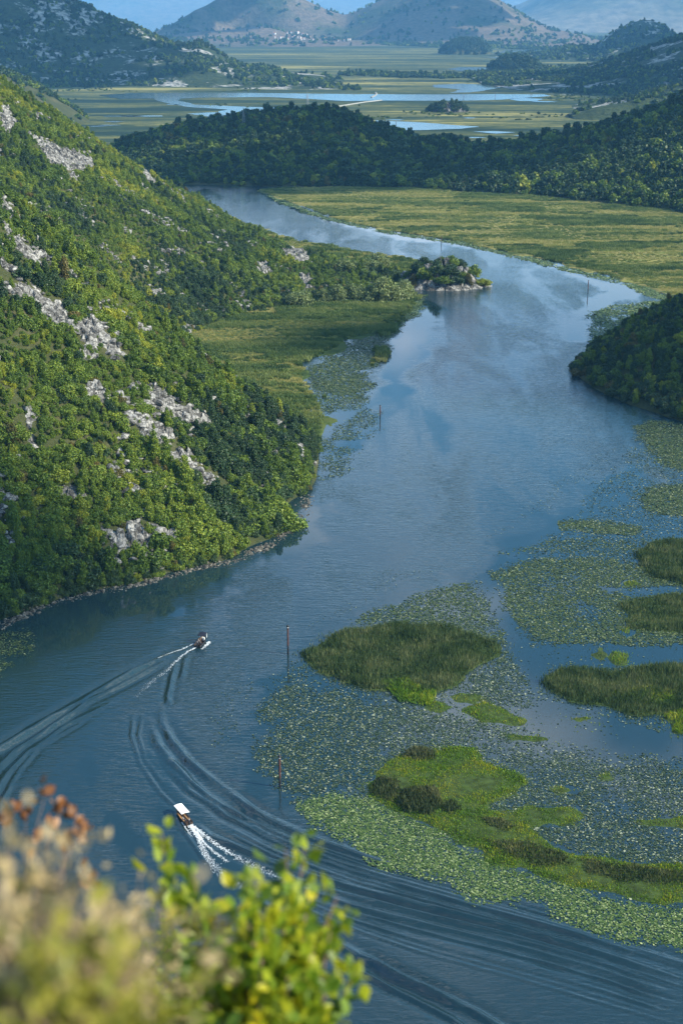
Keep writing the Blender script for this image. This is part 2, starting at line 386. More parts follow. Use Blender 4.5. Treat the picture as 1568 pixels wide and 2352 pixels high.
def far_hill_mat(name, rock_amt=0.56, sc=0.012, tan=None):
    t = NT(name); p = t.pos(); a = t.noise(p, sc, 7, 0.62, 0.6); b = t.noise(p, sc * 9, 6, 0.7); c = t.noise(p, sc * 0.35, 5, 0.6)
    veg = t.ramp(b, [(0.35, (0.014, 0.026, 0.012)), (0.6, (0.045, 0.062, 0.022))])
    if tan: veg = t.mix(t.ramp(c, [(0.36, (0,) * 3), (0.50, (1,) * 3)]), veg, t.ramp(b, [(0.35, tuple(x * 0.45 for x in tan)), (0.62, tan)]))
    rk = t.ramp(b, [(0.38, (0.05, 0.06, 0.05)), (0.62, (0.42, 0.41, 0.38))])
    f = t.ramp(t.math('ADD', t.math('MULTIPLY', a, 0.8), t.math('MULTIPLY', b, 0.2)), [(rock_amt, (0,) * 3), (rock_amt + 0.04, (1,) * 3)])
    t.bsdf(t.mix(f, veg, rk), 0.95, 0.1, b, 1.0, 6.0); return t.m
M['far_hill'] = far_hill_mat('far_hill', 0.525, 0.010)
M['mountain'] = far_hill_mat('mountain', 0.80, 0.006, (0.155, 0.12, 0.085))
M['back_range'] = far_hill_mat('back_range', 0.62, 0.0012, (0.2, 0.18, 0.13))
M['foam'] = plain('foam', (0.60, 0.63, 0.65), 0.6, 0.4, 0.15)
M['rust'] = plain('rust_paint', (0.065, 0.024, 0.018), 0.7, 0.3, 0.5, 4)
M['black'] = plain('black_paint', (0.015, 0.015, 0.018), 0.5, 0.4)
M['white'] = plain('white_paint', (0.78, 0.77, 0.74), 0.5, 0.4, 0.08)
M['canvas_white'] = plain('white_canvas', (0.80, 0.77, 0.72), 0.8, 0.2, 0.08)
M['canvas_dark'] = plain('dark_canvas', (0.010, 0.012, 0.022), 0.75, 0.2)
M['wood_dark'] = plain('dark_wood', (0.055, 0.032, 0.020), 0.6, 0.3, 0.4, 8)
M['wood_tan'] = plain('tan_wood', (0.45, 0.25, 0.10), 0.5, 0.4, 0.25, 8)
M['steel'] = plain('steel', (0.22, 0.23, 0.24), 0.5, 0.5, 0.2, 2, 0.6)
M['plaster'] = plain('plaster', (0.74, 0.71, 0.66), 0.8, 0.2, 0.08, 0.3)
M['roof_tile'] = plain('roof_tile', (0.36, 0.16, 0.10), 0.8, 0.2, 0.25, 0.6)
M['road'] = plain('pale_road', (0.24, 0.24, 0.22), 0.9, 0.1, 0.1, 0.1)
def person_mat(name, shirt, pants, skin=(0.45, 0.26, 0.18)):
    t = NT(name); tc = t.new('ShaderNodeTexCoord'); sp = t.new('ShaderNodeSeparateXYZ'); t.link(tc.outputs['Object'], sp.inputs[0])
    a = t.math('GREATER_THAN', sp.outputs['Z'], 0.60); b = t.math('GREATER_THAN', sp.outputs['Z'], 0.13)
    t.bsdf(t.mix(a, t.mix(b, pants, shirt), skin), 0.7, 0.3); return t.m

# ------------------------------------------------------------------ plants, built once
def crown(name, leaf, nq=1300, q=0.16, lumps=12, squash=0.9, seed=0, bark=True, droop=0.0, wide=1.0):
    """crown of leaf clumps with an uneven outline; radius about 1, standing on z = 0"""
    r = np.random.default_rng(seed); cs, rs = [], []
    for k in range(lumps):
        th = r.uniform(0, 2 * math.pi); rr = 0.92 * math.sqrt(r.uniform(0, 1)); zz = r.uniform(0.15, 1.75) * squash * (1 - 0.45 * rr * rr)
        rr *= 1.0 if zz < 1.0 else 0.6
        cs.append((rr * math.cos(th), rr * math.sin(th), zz)); rs.append(r.choice([r.uniform(0.12, 0.25), r.uniform(0.25, 0.42)]))
    cs.append((0, 0, 0.75 * squash)); rs.append(0.55)
    cs = np.array(cs); rs = np.array(rs); pk = rs ** 2 / (rs ** 2).sum(); idx = r.choice(len(cs), nq, p=pk)
    n = r.normal(size=(nq, 3)); n[:, 2] = n[:, 2] * 0.9 + 0.15; n /= np.linalg.norm(n, axis=1)[:, None]
    rad = rs[idx] * r.uniform(0.3, 1.75, nq) ** 0.75
    p = cs[idx] + n * rad[:, None]; p[:, 2] = np.maximum(p[:, 2] - droop * r.uniform(0, 1, nq) * np.hypot(p[:, 0], p[:, 1]), 0.03)
    d = n + r.normal(size=(nq, 3)) * 0.85; d /= np.linalg.norm(d, axis=1)[:, None]
    a = np.cross(d, r.normal(size=(nq, 3))); a /= np.linalg.norm(a, axis=1)[:, None] + 1e-9; b = np.cross(d, a)
    s = (q * r.uniform(0.6, 1.35, nq))[:, None]; k = r.uniform(0.5, 0.9, nq)[:, None]
    V = np.stack([p - a * s, p - b * s * k, p + a * s, p + b * s * k], 1).reshape(-1, 3); Fc = np.arange(nq * 4).reshape(-1, 4)
    mi = np.zeros(nq, int)
    if bark:
        tv, tf = [], []
        limbs = [((0, 0, -0.15), (0, 0, 0.9 * squash), 0.07, 0.03)] + [((0, 0, 0.25 * squash), tuple(cs[j] * 0.9), 0.04, 0.012) for j in range(0, lumps, 3)]
        for p0, p1, r0, r1 in limbs:
            p0, p1 = np.array(p0), np.array(p1); base = len(tv)
            for pp, rr in ((p0, r0), (p1, r1)):
                for j in range(5): tv.append(pp + rr * np.array((math.cos(j * 1.2566), math.sin(j * 1.2566), 0)))
            for j in range(5): tf.append((base + j, base + (j + 1) % 5, base + 5 + (j + 1) % 5, base + 5 + j))
        Fc = np.concatenate([Fc, np.array(tf) + len(V)]); V = np.concatenate([V, np.array(tv)]); mi = np.concatenate([mi, np.ones(len(tf), int)])
    V = V * np.array([wide, wide, 1.0])
    return np_mesh(name, V, Fc, [leaf, M['bark']], False, mi)
def blades(n, rad, hgt, wid, seed, lean=0.35):
    r = np.random.default_rng(seed); th = r.uniform(0, 6.283, n); rr = rad * np.sqrt(r.uniform(0, 1, n))
    return blade_geo(rr * np.cos(th), rr * np.sin(th), np.zeros(n), hgt * r.uniform(0.6, 1.1, n), wid * r.uniform(0.7, 1.3, n), r, lean)
def blade_geo(x, y, z, h, w, r, lean=0.3):
    n = len(x); th = r.uniform(0, 6.283, n); la = r.uniform(0, 6.283, n); L = h * lean * r.uniform(0.1, 1, n)
    wx, wy = np.cos(th) * w * 0.5, np.sin(th) * w * 0.5; b = np.stack([x, y, z], 1)
    o = np.stack([wx, wy, 0 * wx], 1); mid = b + np.stack([np.cos(la) * L * 0.35, np.sin(la) * L * 0.35, h * 0.55], 1)
    tip = b + np.stack([np.cos(la) * L, np.sin(la) * L, h], 1)
    V = np.stack([b - o, b + o, mid + o * 0.8, tip, mid - o * 0.8], 1).reshape(-1, 3); return V, np.arange(n * 5).reshape(-1, 5)

def proto_coll(name, meshes):
    c = bpy.data.collections.new(name); os_ = []
    for i, me in enumerate(meshes):
        o = bpy.data.objects.new('%s_%03d' % (me.name.split('.')[0], i), me); c.objects.link(o); os_.append(o)
    return c, os_
def scatter_group(coll):
    g = bpy.data.node_groups.new('scatter_' + coll.name, 'GeometryNodeTree')
    g.interface.new_socket('Geometry', in_out='INPUT', socket_type='NodeSocketGeometry'); g.interface.new_socket('Geometry', in_out='OUTPUT', socket_type='NodeSocketGeometry')
    N, L = g.nodes, g.links
    gi, go, ip, ci = N.new('NodeGroupInput'), N.new('NodeGroupOutput'), N.new('GeometryNodeInstanceOnPoints'), N.new('GeometryNodeCollectionInfo')
    ci.inputs['Collection'].default_value = coll; ci.inputs['Separate Children'].default_value = True; ci.inputs['Reset Children'].default_value = True
    ip.inputs['Pick Instance'].default_value = True
    def na(nm, ty):
        x = N.new('GeometryNodeInputNamedAttribute'); x.data_type = ty; x.inputs['Name'].default_value = nm; return x.outputs[0]
    cx = N.new('ShaderNodeCombineXYZ'); L.new(na('rz', 'FLOAT'), cx.inputs['Z'])
    L.new(gi.outputs[0], ip.inputs['Points']); L.new(ci.outputs[0], ip.inputs['Instance']); L.new(na('ix', 'INT'), ip.inputs['Instance Index'])
    L.new(cx.outputs[0], ip.inputs['Rotation']); L.new(na('sv', 'FLOAT_VECTOR'), ip.inputs['Scale']); L.new(ip.outputs[0], go.inputs[0])
    return g
def scatter(name, group, P, S, IX, label, cat, seed=1):
    r = np.random.default_rng(seed); P = np.asarray(P, np.float32); n = len(P); me = bpy.data.meshes.new(name)
    me.vertices.add(n); me.vertices.foreach_set('co', P.ravel())
    S = np.asarray(S, np.float32); S = np.repeat(S[:, None], 3, 1) if S.ndim == 1 else S
    a = me.attributes.new('sv', 'FLOAT_VECTOR', 'POINT'); a.data.foreach_set('vector', S.ravel())
    a = me.attributes.new('rz', 'FLOAT', 'POINT'); a.data.foreach_set('value', r.uniform(0, 6.283, n).astype(np.float32))
    a = me.attributes.new('ix', 'INT', 'POINT'); a.data.foreach_set('value', np.asarray(IX, np.int32))
    o = link(name, me); md = o.modifiers.new('scatter', 'NODES'); md.node_group = group
    return tag(o, label, cat, kind='stuff')

SH = 4
LEAFS = ['leaf_green', 'leaf_dark', 'leaf_yellow', 'leaf_russet']
tree_meshes = [crown('broadleaf_tree', M[l], 2600, 0.105, 20 + 3 * s, (0.62, 0.95, 1.40, 0.80)[s], 10 * k + s, True, 0.0, (1.25, 1.0, 0.72, 0.9)[s]) for k, l in enumerate(LEAFS) for s in range(SH)]
TREES, tree_protos = proto_coll('trees', tree_meshes); G_TREES = scatter_group(TREES)
far_meshes = [crown('wood_tree', M[l], 420, 0.24, 9, (0.8, 1.2)[s], 90 + 10 * k + s, False, 0.0, (1.15, 0.85)[s]) for k, l in enumerate(LEAFS) for s in range(2)]
FTREES, _ = proto_coll('woods', far_meshes); G_FAR = scatter_group(FTREES)
willow_meshes = [crown('willow_tree', M['leaf_willow'], 4200, 0.07, 22, 0.80, 300 + s, True, 0.12) for s in range(3)]
def tuft(name, mat, n, rad, h, w, seed):
    V, Fc = blades(n, rad, h, w, seed); return np_mesh(name, V, Fc, [mat])
TUFTS, _ = proto_coll('tufts', [tuft('reed_tuft', M['reed_gold'], 60, 0.8, 1.3, 0.16, s) for s in range(2)] + [tuft('reed_tuft', M['reed_green'], 60, 0.8, 1.5, 0.16, 5 + s) for s in range(2)])
G_TUFT = scatter_group(TUFTS)

def jitter_points(x0, x1, y0, y1, step, seed):
    r = np.random.default_rng(seed); X, Y = np.meshgrid(np.arange(x0, x1, step), np.arange(y0, y1, step))
    return (X + r.uniform(-0.48, 0.48, X.shape) * step).ravel(), (Y + r.uniform(-0.48, 0.48, X.shape) * step).ravel()

# ------------------------------------------------------------------ the left hillside
def cp(u, v, z): x, y = at(u, v, z); return (float(x), float(y), z)
def cd(u, y, z): return (float(atD(u, y, z)), y, z)
SHORE = [(-300, 1570), (-120, 1490), (0, 1440), (100, 1393), (200, 1366), (320, 1344), (420, 1316), (540, 1288), (620, 1250), (688, 1205), (704, 1140), (718, 1085), (730, 1030)]
ctl = [cp(u, v, 0) for u, v in SHORE]
ctl += [cp(u, v + 60, -6) for u, v in SHORE[2:-2:2]]
ctl += [cd(u, 330, -5) for u in (800,)] + [cd(760, 400, -3), cd(745, 430, -2)]
ctl += [cd(690, 405, 5.0), cd(640, 408, 10), cd(520, 408, 23), cd(440, 408, 31), cd(380, 404, 38.5), cd(300, 402, 43.5), cd(220, 404, 51), cd(140, 408, 60), (float(atD(60, 415, 70)), 415, 70), cd(0, 420, 77.5), cd(-200, 425, 92), cd(-500, 430, 100)]
ctl += [cd(700, 455, 0.0), cd(620, 475, -0.5), cd(540, 500, -0.5), cd(470, 540, -0.5), cd(400, 575, 0)]
ctl += [cp(480, 748, 0), cp(410, 722, 7), cp(300, 650, 22), cp(200, 560, 38), cp(100, 450, 55), cp(0, 350, 70), cd(-300, 690, 95)]
ctl += [cp(560, 724, 0), cp(640, 706, 0), cp(730, 693, 0), cp(850, 690, 0), cp(930, 676, 0)]
ctl += [cd(0, 750, 89), cd(150, 775, 75), cd(300, 800, 50), cd(430, 830, 31), cd(500, 815, 21), cd(600, 795, 11), cd(740, 760, 4), cd(850, 745, 2.5), cd(930, 735, 1), cd(-250, 760, 118)]
ctl += [cd(500, 905, 0), cd(600, 862, 0), cd(740, 800, 0), cd(850, 775, 0), cd(945, 755, -0.5), cd(400, 950, -1), cd(300, 980, 2), cd(150, 1000, 20), cd(0, 1000, 40), cd(-250, 1000, 60)]
ctl += [cd(960, 720, -2), cd(1000, 690, -3)]
left_tps = TPS(ctl, 0.01)
def left_h(x, y):
    z = left_tps(x, y); k = np.clip(z / 12, 0, 1)
    return z + k * (fbm(x / 26, y / 26, 4, 3) * 7 + fbm(x / 7, y / 7, 3, 9) * 1.6)
xs = np.arange(-420, 62, 2.0); ys = np.arange(235, 1010, 2.0); X, Y = np.meshgrid(xs, ys); Z = left_h(X, Y)
tag(grid_object('hillside', X, Y, Z, M['slope'], Z > -1.2), 'steep scrub covered hillside with limestone scree falling to the river', 'hillside', kind='structure')
LX, LY, LZ = xs, ys, Z
def left_fast(x, y):
    fx = np.clip((x - LX[0]) / 2, 0, len(LX) - 1.001); fy = np.clip((y - LY[0]) / 2, 0, len(LY) - 1.001)
    i = fx.astype(int); j = fy.astype(int); a = fx - i; b = fy - j
    return (LZ[j, i] * (1 - a) + LZ[j, i + 1] * a) * (1 - b) + (LZ[j + 1, i] * (1 - a) + LZ[j + 1, i + 1] * a) * b

OUT = [  # outline in the picture, near or far spur, label
    ([(0, 238), (25, 250), (42, 272), (22, 308), (0, 302)], 1, 'pale rock face at the very top of the left hillside ridge'),
    ([(72, 308), (100, 312), (150, 340), (222, 368), (216, 388), (172, 385), (182, 422), (148, 392), (108, 368)], 1, 'long broken limestone band high on the far slope'),
    ([(0, 452), (30, 470), (32, 500), (0, 505)], 0, 'small pale crag by the picture edge above the ridge'),
    ([(34, 538), (62, 558), (104, 580), (134, 620), (112, 630), (70, 602), (38, 575)], 0, 'bright slanting limestone slab on the ridge between yellow bushes'),
    ([(0, 588), (30, 618), (62, 648), (102, 668), (154, 690), (164, 720), (142, 748), (100, 724), (60, 692), (38, 682), (20, 640), (0, 625)], 0, 'large grey and white outcrop stepping down the ridge'),
    ([(162, 752), (200, 736), (242, 742), (264, 788), (298, 820), (282, 834), (228, 818), (198, 822), (190, 790)], 0, 'jagged outcrop on the crest of the near spur'),
    ([(332, 885), (370, 898), (402, 930), (432, 932), (468, 948), (474, 978), (440, 984), (408, 958), (378, 948), (342, 925)], 0, 'twin rock patches below the crest of the near spur'),
    ([(302, 958), (332, 950), (372, 976), (402, 1005), (432, 1035), (455, 1066), (502, 1082), (534, 1120), (528, 1148), (478, 1134), (448, 1108), (416, 1078), (392, 1044), (356, 1024), (316, 992)], 0, 'longest tongue of grey scree running down to the right'),
    ([(228, 1212), (270, 1218), (328, 1180), (334, 1240), (300, 1272), (255, 1258)], 0, 'low grey outcrop among the trees above the shore'),
    ([(128, 1112), (160, 1108), (182, 1130), (170, 1148), (135, 1142)], 0, 'small shaded rock patch among dark trees'),
    ([(185, 866), (215, 872), (245, 905), (235, 925), (200, 900)], 0, 'narrow rock strip beside a russet bush'),
    ([(45, 960), (75, 950), (92, 1000), (80, 1030), (55, 1020)], 0, 'pale stony gap near the left edge of the slope'),
    ([(360, 1205), (390, 1210), (418, 1245), (400, 1255), (370, 1235)], 0, 'small broken rocks above the shoreline trees'),
    ([(585, 605), (612, 600), (625, 625), (600, 640)], 1, 'white boulder cluster on the far wooded spur'),
    ([(688, 632), (705, 630), (725, 660), (712, 672), (695, 655)], 1, 'white rock at the foot of the far spur behind the willows'),
    ([(320, 390), (345, 398), (372, 425), (355, 430), (330, 412)], 1, 'pale stones on the upper edge of the far slope'),
    ([(640, 572), (690, 570), (725, 595), (700, 605), (650, 590)], 1, 'dark low rocks on the tip of the far spur'),
]
def rock_mask(x, y, z, grow=0):
    u, v = proj(x, y, z); m = np.zeros(np.shape(x), bool)
    for poly, far, _ in OUT: m |= inpoly(u + vnoise(x / 3, y / 3, 70) * 14 - 7, v + vnoise(x / 3, y / 3, 71) * 10 - 5 - grow, poly) & ((np.asarray(y) > 440) == bool(far))
    return m
for k, (poly, far, lab) in enumerate(OUT):
    us = [p[0] for p in poly]; vs = [p[1] for p in poly]; step = 0.7 if far else 0.45
    pts = [hit(u, v, left_fast, 450 if far else 250, 1000 if far else 445) for u, v in poly]
    x0, x1 = min(p[0] for p in pts) - 6, max(p[0] for p in pts) + 6; y0, y1 = min(p[1] for p in pts) - 10, max(p[1] for p in pts) + 10
    X, Y = np.meshgrid(np.arange(x0, x1, step), np.arange(y0, y1, step)); Z = left_fast(X, Y); u, v = proj(X, Y, Z)
    inside = inpoly(u, v, poly); d, _, _ = polydist(u, v, poly, True); d = np.where(inside, d, -d) * (Y / F)
    e = np.clip((d + 0.2 + 12.0 * fbm(X / 5, Y / 5, 5, 40 + k, 0.6)) / 1.6, -0.6, 1)
    c = 2.3 if not far else 3.4
    B = blocks(X + fbm(X / 3, Y / 3, 2, 5) * 2, Y * 0.8, c, 50 + k, 0.8) * 0.65 + blocks(X, Y, c * 0.45, 80 + k, 0.8) * 0.35
    Zr = Z + np.where(e > 0, e * (0.5 + np.maximum(B, -0.2)), e * 3)
    o = grid_object('rock_outcrop', X, Y, Zr, M['limestone'], e > -0.3, False); tag(o, lab, 'rock outcrop', 'limestone outcrops on the left hillside')

# trees on the left hillside
SHORE_G = gpoly([p for p in SHORE])
def left_trees():
    x, y = jitter_points(-330, 60, 260, 990, 1.8, 11); z = left_fast(x, y)
    u, v = proj(x, y, z); d, _, _ = polydist(x, y, SHORE_G)
    keep = (z > 0.35) & (u > -260) & (u < 1000) & (vnoise(x / 5, y / 5, 33) > 0.05) & ((d > 0.7) | (y > 420))
    rk = rock_mask(x, y, z, 0) | rock_mask(x, y, z, 7); keep &= ~rk | (hsh((x * 7).astype(int), (y * 7).astype(int), 5) < 0.20)
    x, y, z, u, v, rk = x[keep], y[keep], z[keep], u[keep], v[keep], rk[keep]
    n = len(x); r = np.random.default_rng(5); big = vnoise(x / 12, y / 12, 21)
    s = r.choice([0.75, 1.0, 1.3, 1.75], n, p=[0.25, 0.35, 0.28, 0.12]) * r.uniform(0.85, 1.15, n) * (0.7 + 0.75 * big)
    s *= np.where(z < 14, 1.2, 1.05) * np.where(rk, 0.5, 1.0) * np.where(y > 440, 0.88, 1.0)
    c = (fbm(x / 30, y / 30, 4, 61) + 0.5) * 1.0 + r.uniform(0, 0.35, n)
    kind = np.where(c < 0.54, 1, np.where(c < 0.90, 0, 2)); kind = np.where(r.uniform(0, 1, n) < 0.015, 3, kind)
    dark = (u > 300) & (v > 600) & (v < 860) & (u < 520) & (y > 440) | ((u > 560) & (v > 860) & (v < 1060))  # gully and spur foot: shade imitated by more dark-leaved trees
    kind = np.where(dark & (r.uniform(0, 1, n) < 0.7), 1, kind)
    return x, y, z - 0.25, s, kind, r.integers(0, SH, n), u, v
tx, ty, tz, ts, tk, tsh, tu, tv = left_trees()
r = np.random.default_rng(77); P_ = np.array(SHORE_G[1:]); L_ = np.r_[0, np.cumsum(np.hypot(*np.diff(P_, axis=0).T))]; q_ = r.uniform(0, L_[-1], 520)
bx, by = np.interp(q_, L_, P_[:, 0]) - r.uniform(0, 2.2, 520), np.interp(q_, L_, P_[:, 1]) + r.uniform(0.4, 3.2, 520); bz = left_fast(bx, by); k = bz > 0.05; bx, by, bz = bx[k], by[k], bz[k]; bu, bv = proj(bx, by, bz); n_ = len(bx)
tx, ty, tz, ts = np.r_[tx, bx], np.r_[ty, by], np.r_[tz, bz - 0.2], np.r_[ts, r.uniform(0.55, 1.15, n_)]; tk, tsh, tu, tv = np.r_[tk, r.choice([0, 1, 1, 3], n_, p=[0.35, 0.3, 0.3, 0.05])], np.r_[tsh, r.integers(0, SH, n_)], np.r_[tu, bu], np.r_[tv, bv]
seen = (tu > 5) & (tu < 760) & (tv > 30) & (ty < 425)
order = np.where(seen)[0]; order = order[np.argsort(-(ts[order] / np.hypot(ty[order], H)))][:300]
solo = np.zeros(len(tx), bool); solo[order] = True
KL = ['green broadleaf tree', 'dark green broadleaf tree', 'yellow green broadleaf tree', 'russet tinged broadleaf tree']
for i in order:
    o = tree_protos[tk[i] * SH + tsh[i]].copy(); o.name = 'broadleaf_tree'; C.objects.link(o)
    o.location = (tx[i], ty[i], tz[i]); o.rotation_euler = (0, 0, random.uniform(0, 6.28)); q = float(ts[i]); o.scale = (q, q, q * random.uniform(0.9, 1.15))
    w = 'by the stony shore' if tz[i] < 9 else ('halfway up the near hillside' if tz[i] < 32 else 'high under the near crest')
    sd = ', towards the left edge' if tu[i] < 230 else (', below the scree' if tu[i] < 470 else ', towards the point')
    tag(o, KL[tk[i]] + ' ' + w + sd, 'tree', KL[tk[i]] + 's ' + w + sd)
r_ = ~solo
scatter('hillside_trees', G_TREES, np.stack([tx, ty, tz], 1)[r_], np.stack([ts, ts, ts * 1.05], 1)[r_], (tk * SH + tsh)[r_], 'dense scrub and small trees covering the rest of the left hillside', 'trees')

# stones along the shore
def stone_mesh(name, seed, mat, rough=0.3):
    r = random.Random(seed); bm = bmesh.new(); bmesh.ops.create_icosphere(bm, subdivisions=2, radius=1.0)
    for _ in range(7):
        n = Vector((r.uniform(-1, 1), r.uniform(-1, 1), r.uniform(-1, 1))).normalized(); d = r.uniform(0.45, 0.8)
        for v in bm.verts:
            t = v.co.dot(n) - d
            if t > 0: v.co -= n * t
    for v in bm.verts: v.co += Vector((r.uniform(-1, 1), r.uniform(-1, 1), r.uniform(-1, 1))) * 0.05; v.co.z *= 0.7
    me = bpy.data.meshes.new(name); bm.to_mesh(me); bm.free(); me.materials.append(mat); return me
stones = [stone_mesh('shore_stone', s, M['shore_stone']) for s in range(5)]
STONES, stone_protos = proto_coll('stones', stones); G_STONE = scatter_group(STONES)
ROCKS, _ = proto_coll('rocks', [stone_mesh('loose_rock', 60 + s_, M['limestone']) for s_ in range(4)]); G_ROCK = scatter_group(ROCKS)
def along(pts, n, r):
    P = np.array(pts); L = np.r_[0, np.cumsum(np.hypot(*np.diff(P, axis=0).T))]; t = r.uniform(0, L[-1], n)
    return np.interp(t, L, P[:, 0]), np.interp(t, L, P[:, 1])
r = np.random.default_rng(3); sx, sy = along(SHORE_G[1:-2], 1500, r); ofs = r.normal(0, 0.9, (2, 1500)); sx += ofs[0]; sy += ofs[1] + 0.5
ss = r.uniform(0.12, 0.42, 1500) * r.choice([1, 1, 1, 1.8], 1500) * (0.5 + 0.9 * vnoise(sx / 6, sy / 6, 4)); sz = np.maximum(left_fast(sx, sy), -0.1) + 0.05
scatter('shore_rubble', G_STONE, np.stack([sx, sy, sz], 1), ss, r.integers(0, 5, 1500), 'pale stone rubble lining the water edge under the left hillside', 'rubble')
qx, qy = jitter_points(-200, 50, 270, 960, 1.6, 23); qz = left_fast(qx, qy); k = (qz > 1) & (vnoise(qx / 9, qy / 9, 19) + 0.5 * fbm(qx / 3, qy / 3, 3, 20) > 0.72); qx, qy, qz = qx[k], qy[k], qz[k]
r = np.random.default_rng(31)
scatter('loose_rocks', G_ROCK, np.stack([qx, qy, qz + 0.3], 1), r.uniform(0.4, 1.3, len(qx)) * r.choice([1, 1, 1.7], len(qx)), r.integers(0, 4, len(qx)), 'grey limestone rocks showing between the trees of the left hillside', 'rocks')
for (u, v, s, lab) in [(205, 1367, 0.95, 'biggest pale boulder on the left shore at the water line'), (122, 1388, 0.8, 'grey boulder at the water line near the left edge'), (262, 1352, 0.7, 'pale boulder on the shore right of the biggest one'),
                       (236, 1360, 0.6, 'middle sized stone beside the biggest shore boulder'), (404, 1322, 0.75, 'ochre stained boulder on the shore under dark bushes'), (484, 1302, 0.7, 'pale upright stone on the shore rubble'),
                       (660, 1222, 0.9, 'flat pale boulder at the rocky point'), (684, 1215, 0.7, 'outermost boulder at the rocky point in the water'), (700, 1165, 0.9, 'dark boulder on the point below the bushes'), (45, 1420, 0.9, 'boulder half hidden by bushes at the left edge of the shore')]:
    x, y = at(u, v); o = stone_protos[random.randrange(5)].copy(); o.name = 'boulder'; C.objects.link(o); o.location = (x, y + 0.6, 0.1); o.scale = (s, s * 1.1, s); o.rotation_euler = (0, 0, random.uniform(0, 6))
    tag(o, lab, 'boulder', 'boulders along the left shore')

# ------------------------------------------------------------------ the wooded hills beyond the bend
def ridge_pts(lst): return [cd(u, y, zat(v, y) - dz) for u, v, y, dz in lst]
foot = [(330, 424), (430, 424), (600, 428), (740, 430), (850, 430), (1000, 438), (1100, 444), (1200, 450), (1350, 465), (1480, 480), (1568, 491), (1800, 520)]
mid_ctl = [cp(u, v, 0) for u, v in foot] + ridge_pts([(250, 345, 1300, 4), (310, 330, 1300, 3), (370, 305, 1320, 3), (450, 280, 1340, 4), (540, 268, 1350, 4), (640, 255, 1350, 4), (750, 248, 1350, 4), (800, 252, 1350, 4), (850, 280, 1335, 4), (900, 300, 1320, 4),
    (980, 325, 1300, 4), (1040, 330, 1285, 4), (1100, 333, 1270, 4), (1200, 328, 1255, 4), (1280, 320, 1240, 4), (1350, 295, 1235, 4), (1450, 260, 1235, 4), (1568, 215, 1250, 4), (1750, 150, 1270, 4)])
mid_ctl += [cd(u, 1560, -1) for u in (250, 450, 700, 900, 1100)] + [cd(1350, 1520, 0), cd(1568, 1540, 10), cd(1800, 1550, 20), cd(200, 1200, -2), cd(230, 1400, -2)]
mid_ctl += [cp(u, v + 14, -4) for u, v in foot[1::2]]
for u, v, y_, z_ in [(310, 330, 1300, 17), (540, 268, 1350, 36), (750, 248, 1350, 43), (850, 280, 1335, 32), (980, 325, 1300, 18), (1100, 333, 1270, 18), (1280, 320, 1240, 25), (1450, 260, 1235, 45)]: mid_ctl += [cd(u, y_ + 80, z_ * 0.7), cd(u, y_ + 150, z_ * 0.25), cd(u, y_ - 90, z_ * 0.62)]
mid_tps = TPS(mid_ctl, 0.01)
def mid_h(x, y):
    z = mid_tps(x, y); return z + np.clip(z / 15, 0, 1) * fbm(x / 60, y / 60, 4, 13) * 9
X, Y = np.meshgrid(np.arange(-290, 560, 5.0), np.arange(930, 1580, 5.0)); Z = mid_h(X, Y)
tag(grid_object('wooded_hill', X, Y, Z, M['slope'], Z > -1), 'dark wooded hills beyond the river bend', 'hill', kind='structure')
x, y = jitter_points(-280, 540, 930, 1570, 4.3, 17); z = mid_h(x, y); u, v = proj(x, y, z)
k = (z > 0.6) & (u > 240) & (u < 1750) & (vnoise(x / 9, y / 9, 2) > 0.08); x, y, z = x[k], y[k], z[k]
r = np.random.default_rng(8); s = r.choice([1.6, 2.3, 3.2, 4.4], len(x), p=[0.25, 0.35, 0.28, 0.12]) * r.uniform(0.85, 1.15, len(x)) * (0.75 + 0.5 * vnoise(x / 25, y / 25, 4)); c = r.uniform(0, 1, len(x)) + 0.3 * (vnoise(x / 60, y / 60, 5) - 0.5)
kk = np.where(c < 0.55, 1, np.where(c < 0.93, 0, np.where(c < 1.04, 2, 3)))
scatter('hill_woodland', G_FAR, np.stack([x, y, z - 0.4], 1), s, kk * 2 + r.integers(0, 2, len(x)), 'dense dark woodland covering the hills beyond the river bend', 'woodland')

# ------------------------------------------------------------------ the dark headland at the right
hb = [(1327, 858), (1330, 872), (1352, 890), (1420, 927), (1500, 957), (1568, 980), (1700, 1030), (1900, 1080)]
hd_ctl = [cp(u, v, 0) for u, v in hb] + [cp(u - 16, v + 14, -3) for u, v in hb[1:]] + ridge_pts([(1335, 826, 530, 2), (1390, 782, 548, 3), (1440, 742, 560, 3), (1500, 712, 572, 3), (1568, 682, 582, 3), (1700, 620, 595, 3), (1900, 550, 600, 3)])
hd_ctl += [cd(1335, 560, -1), cd(1400, 600, -1), cd(1500, 650, -1), cd(1650, 680, 0), cd(1900, 690, 5), cd(1300, 530, -2)]
hd_tps = TPS(hd_ctl, 0.01)
def hd_h(x, y):
    z = hd_tps(x, y); return z + np.clip(z / 8, 0, 1) * fbm(x / 20, y / 20, 3, 23) * 4
X, Y = np.meshgrid(np.arange(70, 260, 2.0), np.arange(400, 700, 2.0)); Z = hd_h(X, Y)
tag(grid_object('headland', X, Y, Z, M['slope'], Z > -1), 'dark shaded headland running into the river from the right', 'headland', kind='structure')
x, y = jitter_points(72, 250, 410, 690, 2.9, 19); z = hd_h(x, y); k = (z > 0.3); x, y, z = x[k], y[k], z[k]
r = np.random.default_rng(9); s = r.uniform(1.3, 2.3, len(x)); c = r.uniform(0, 1, len(x)); kk = np.where(c < 0.5, 1, np.where(c < 0.92, 0, np.where(c < 0.96, 2, 3)))
scatter('headland_trees', G_TREES, np.stack([x, y, z - 0.3], 1), s, kk * SH + r.integers(0, SH, len(x)), 'thick dark trees covering the headland at the right', 'trees')

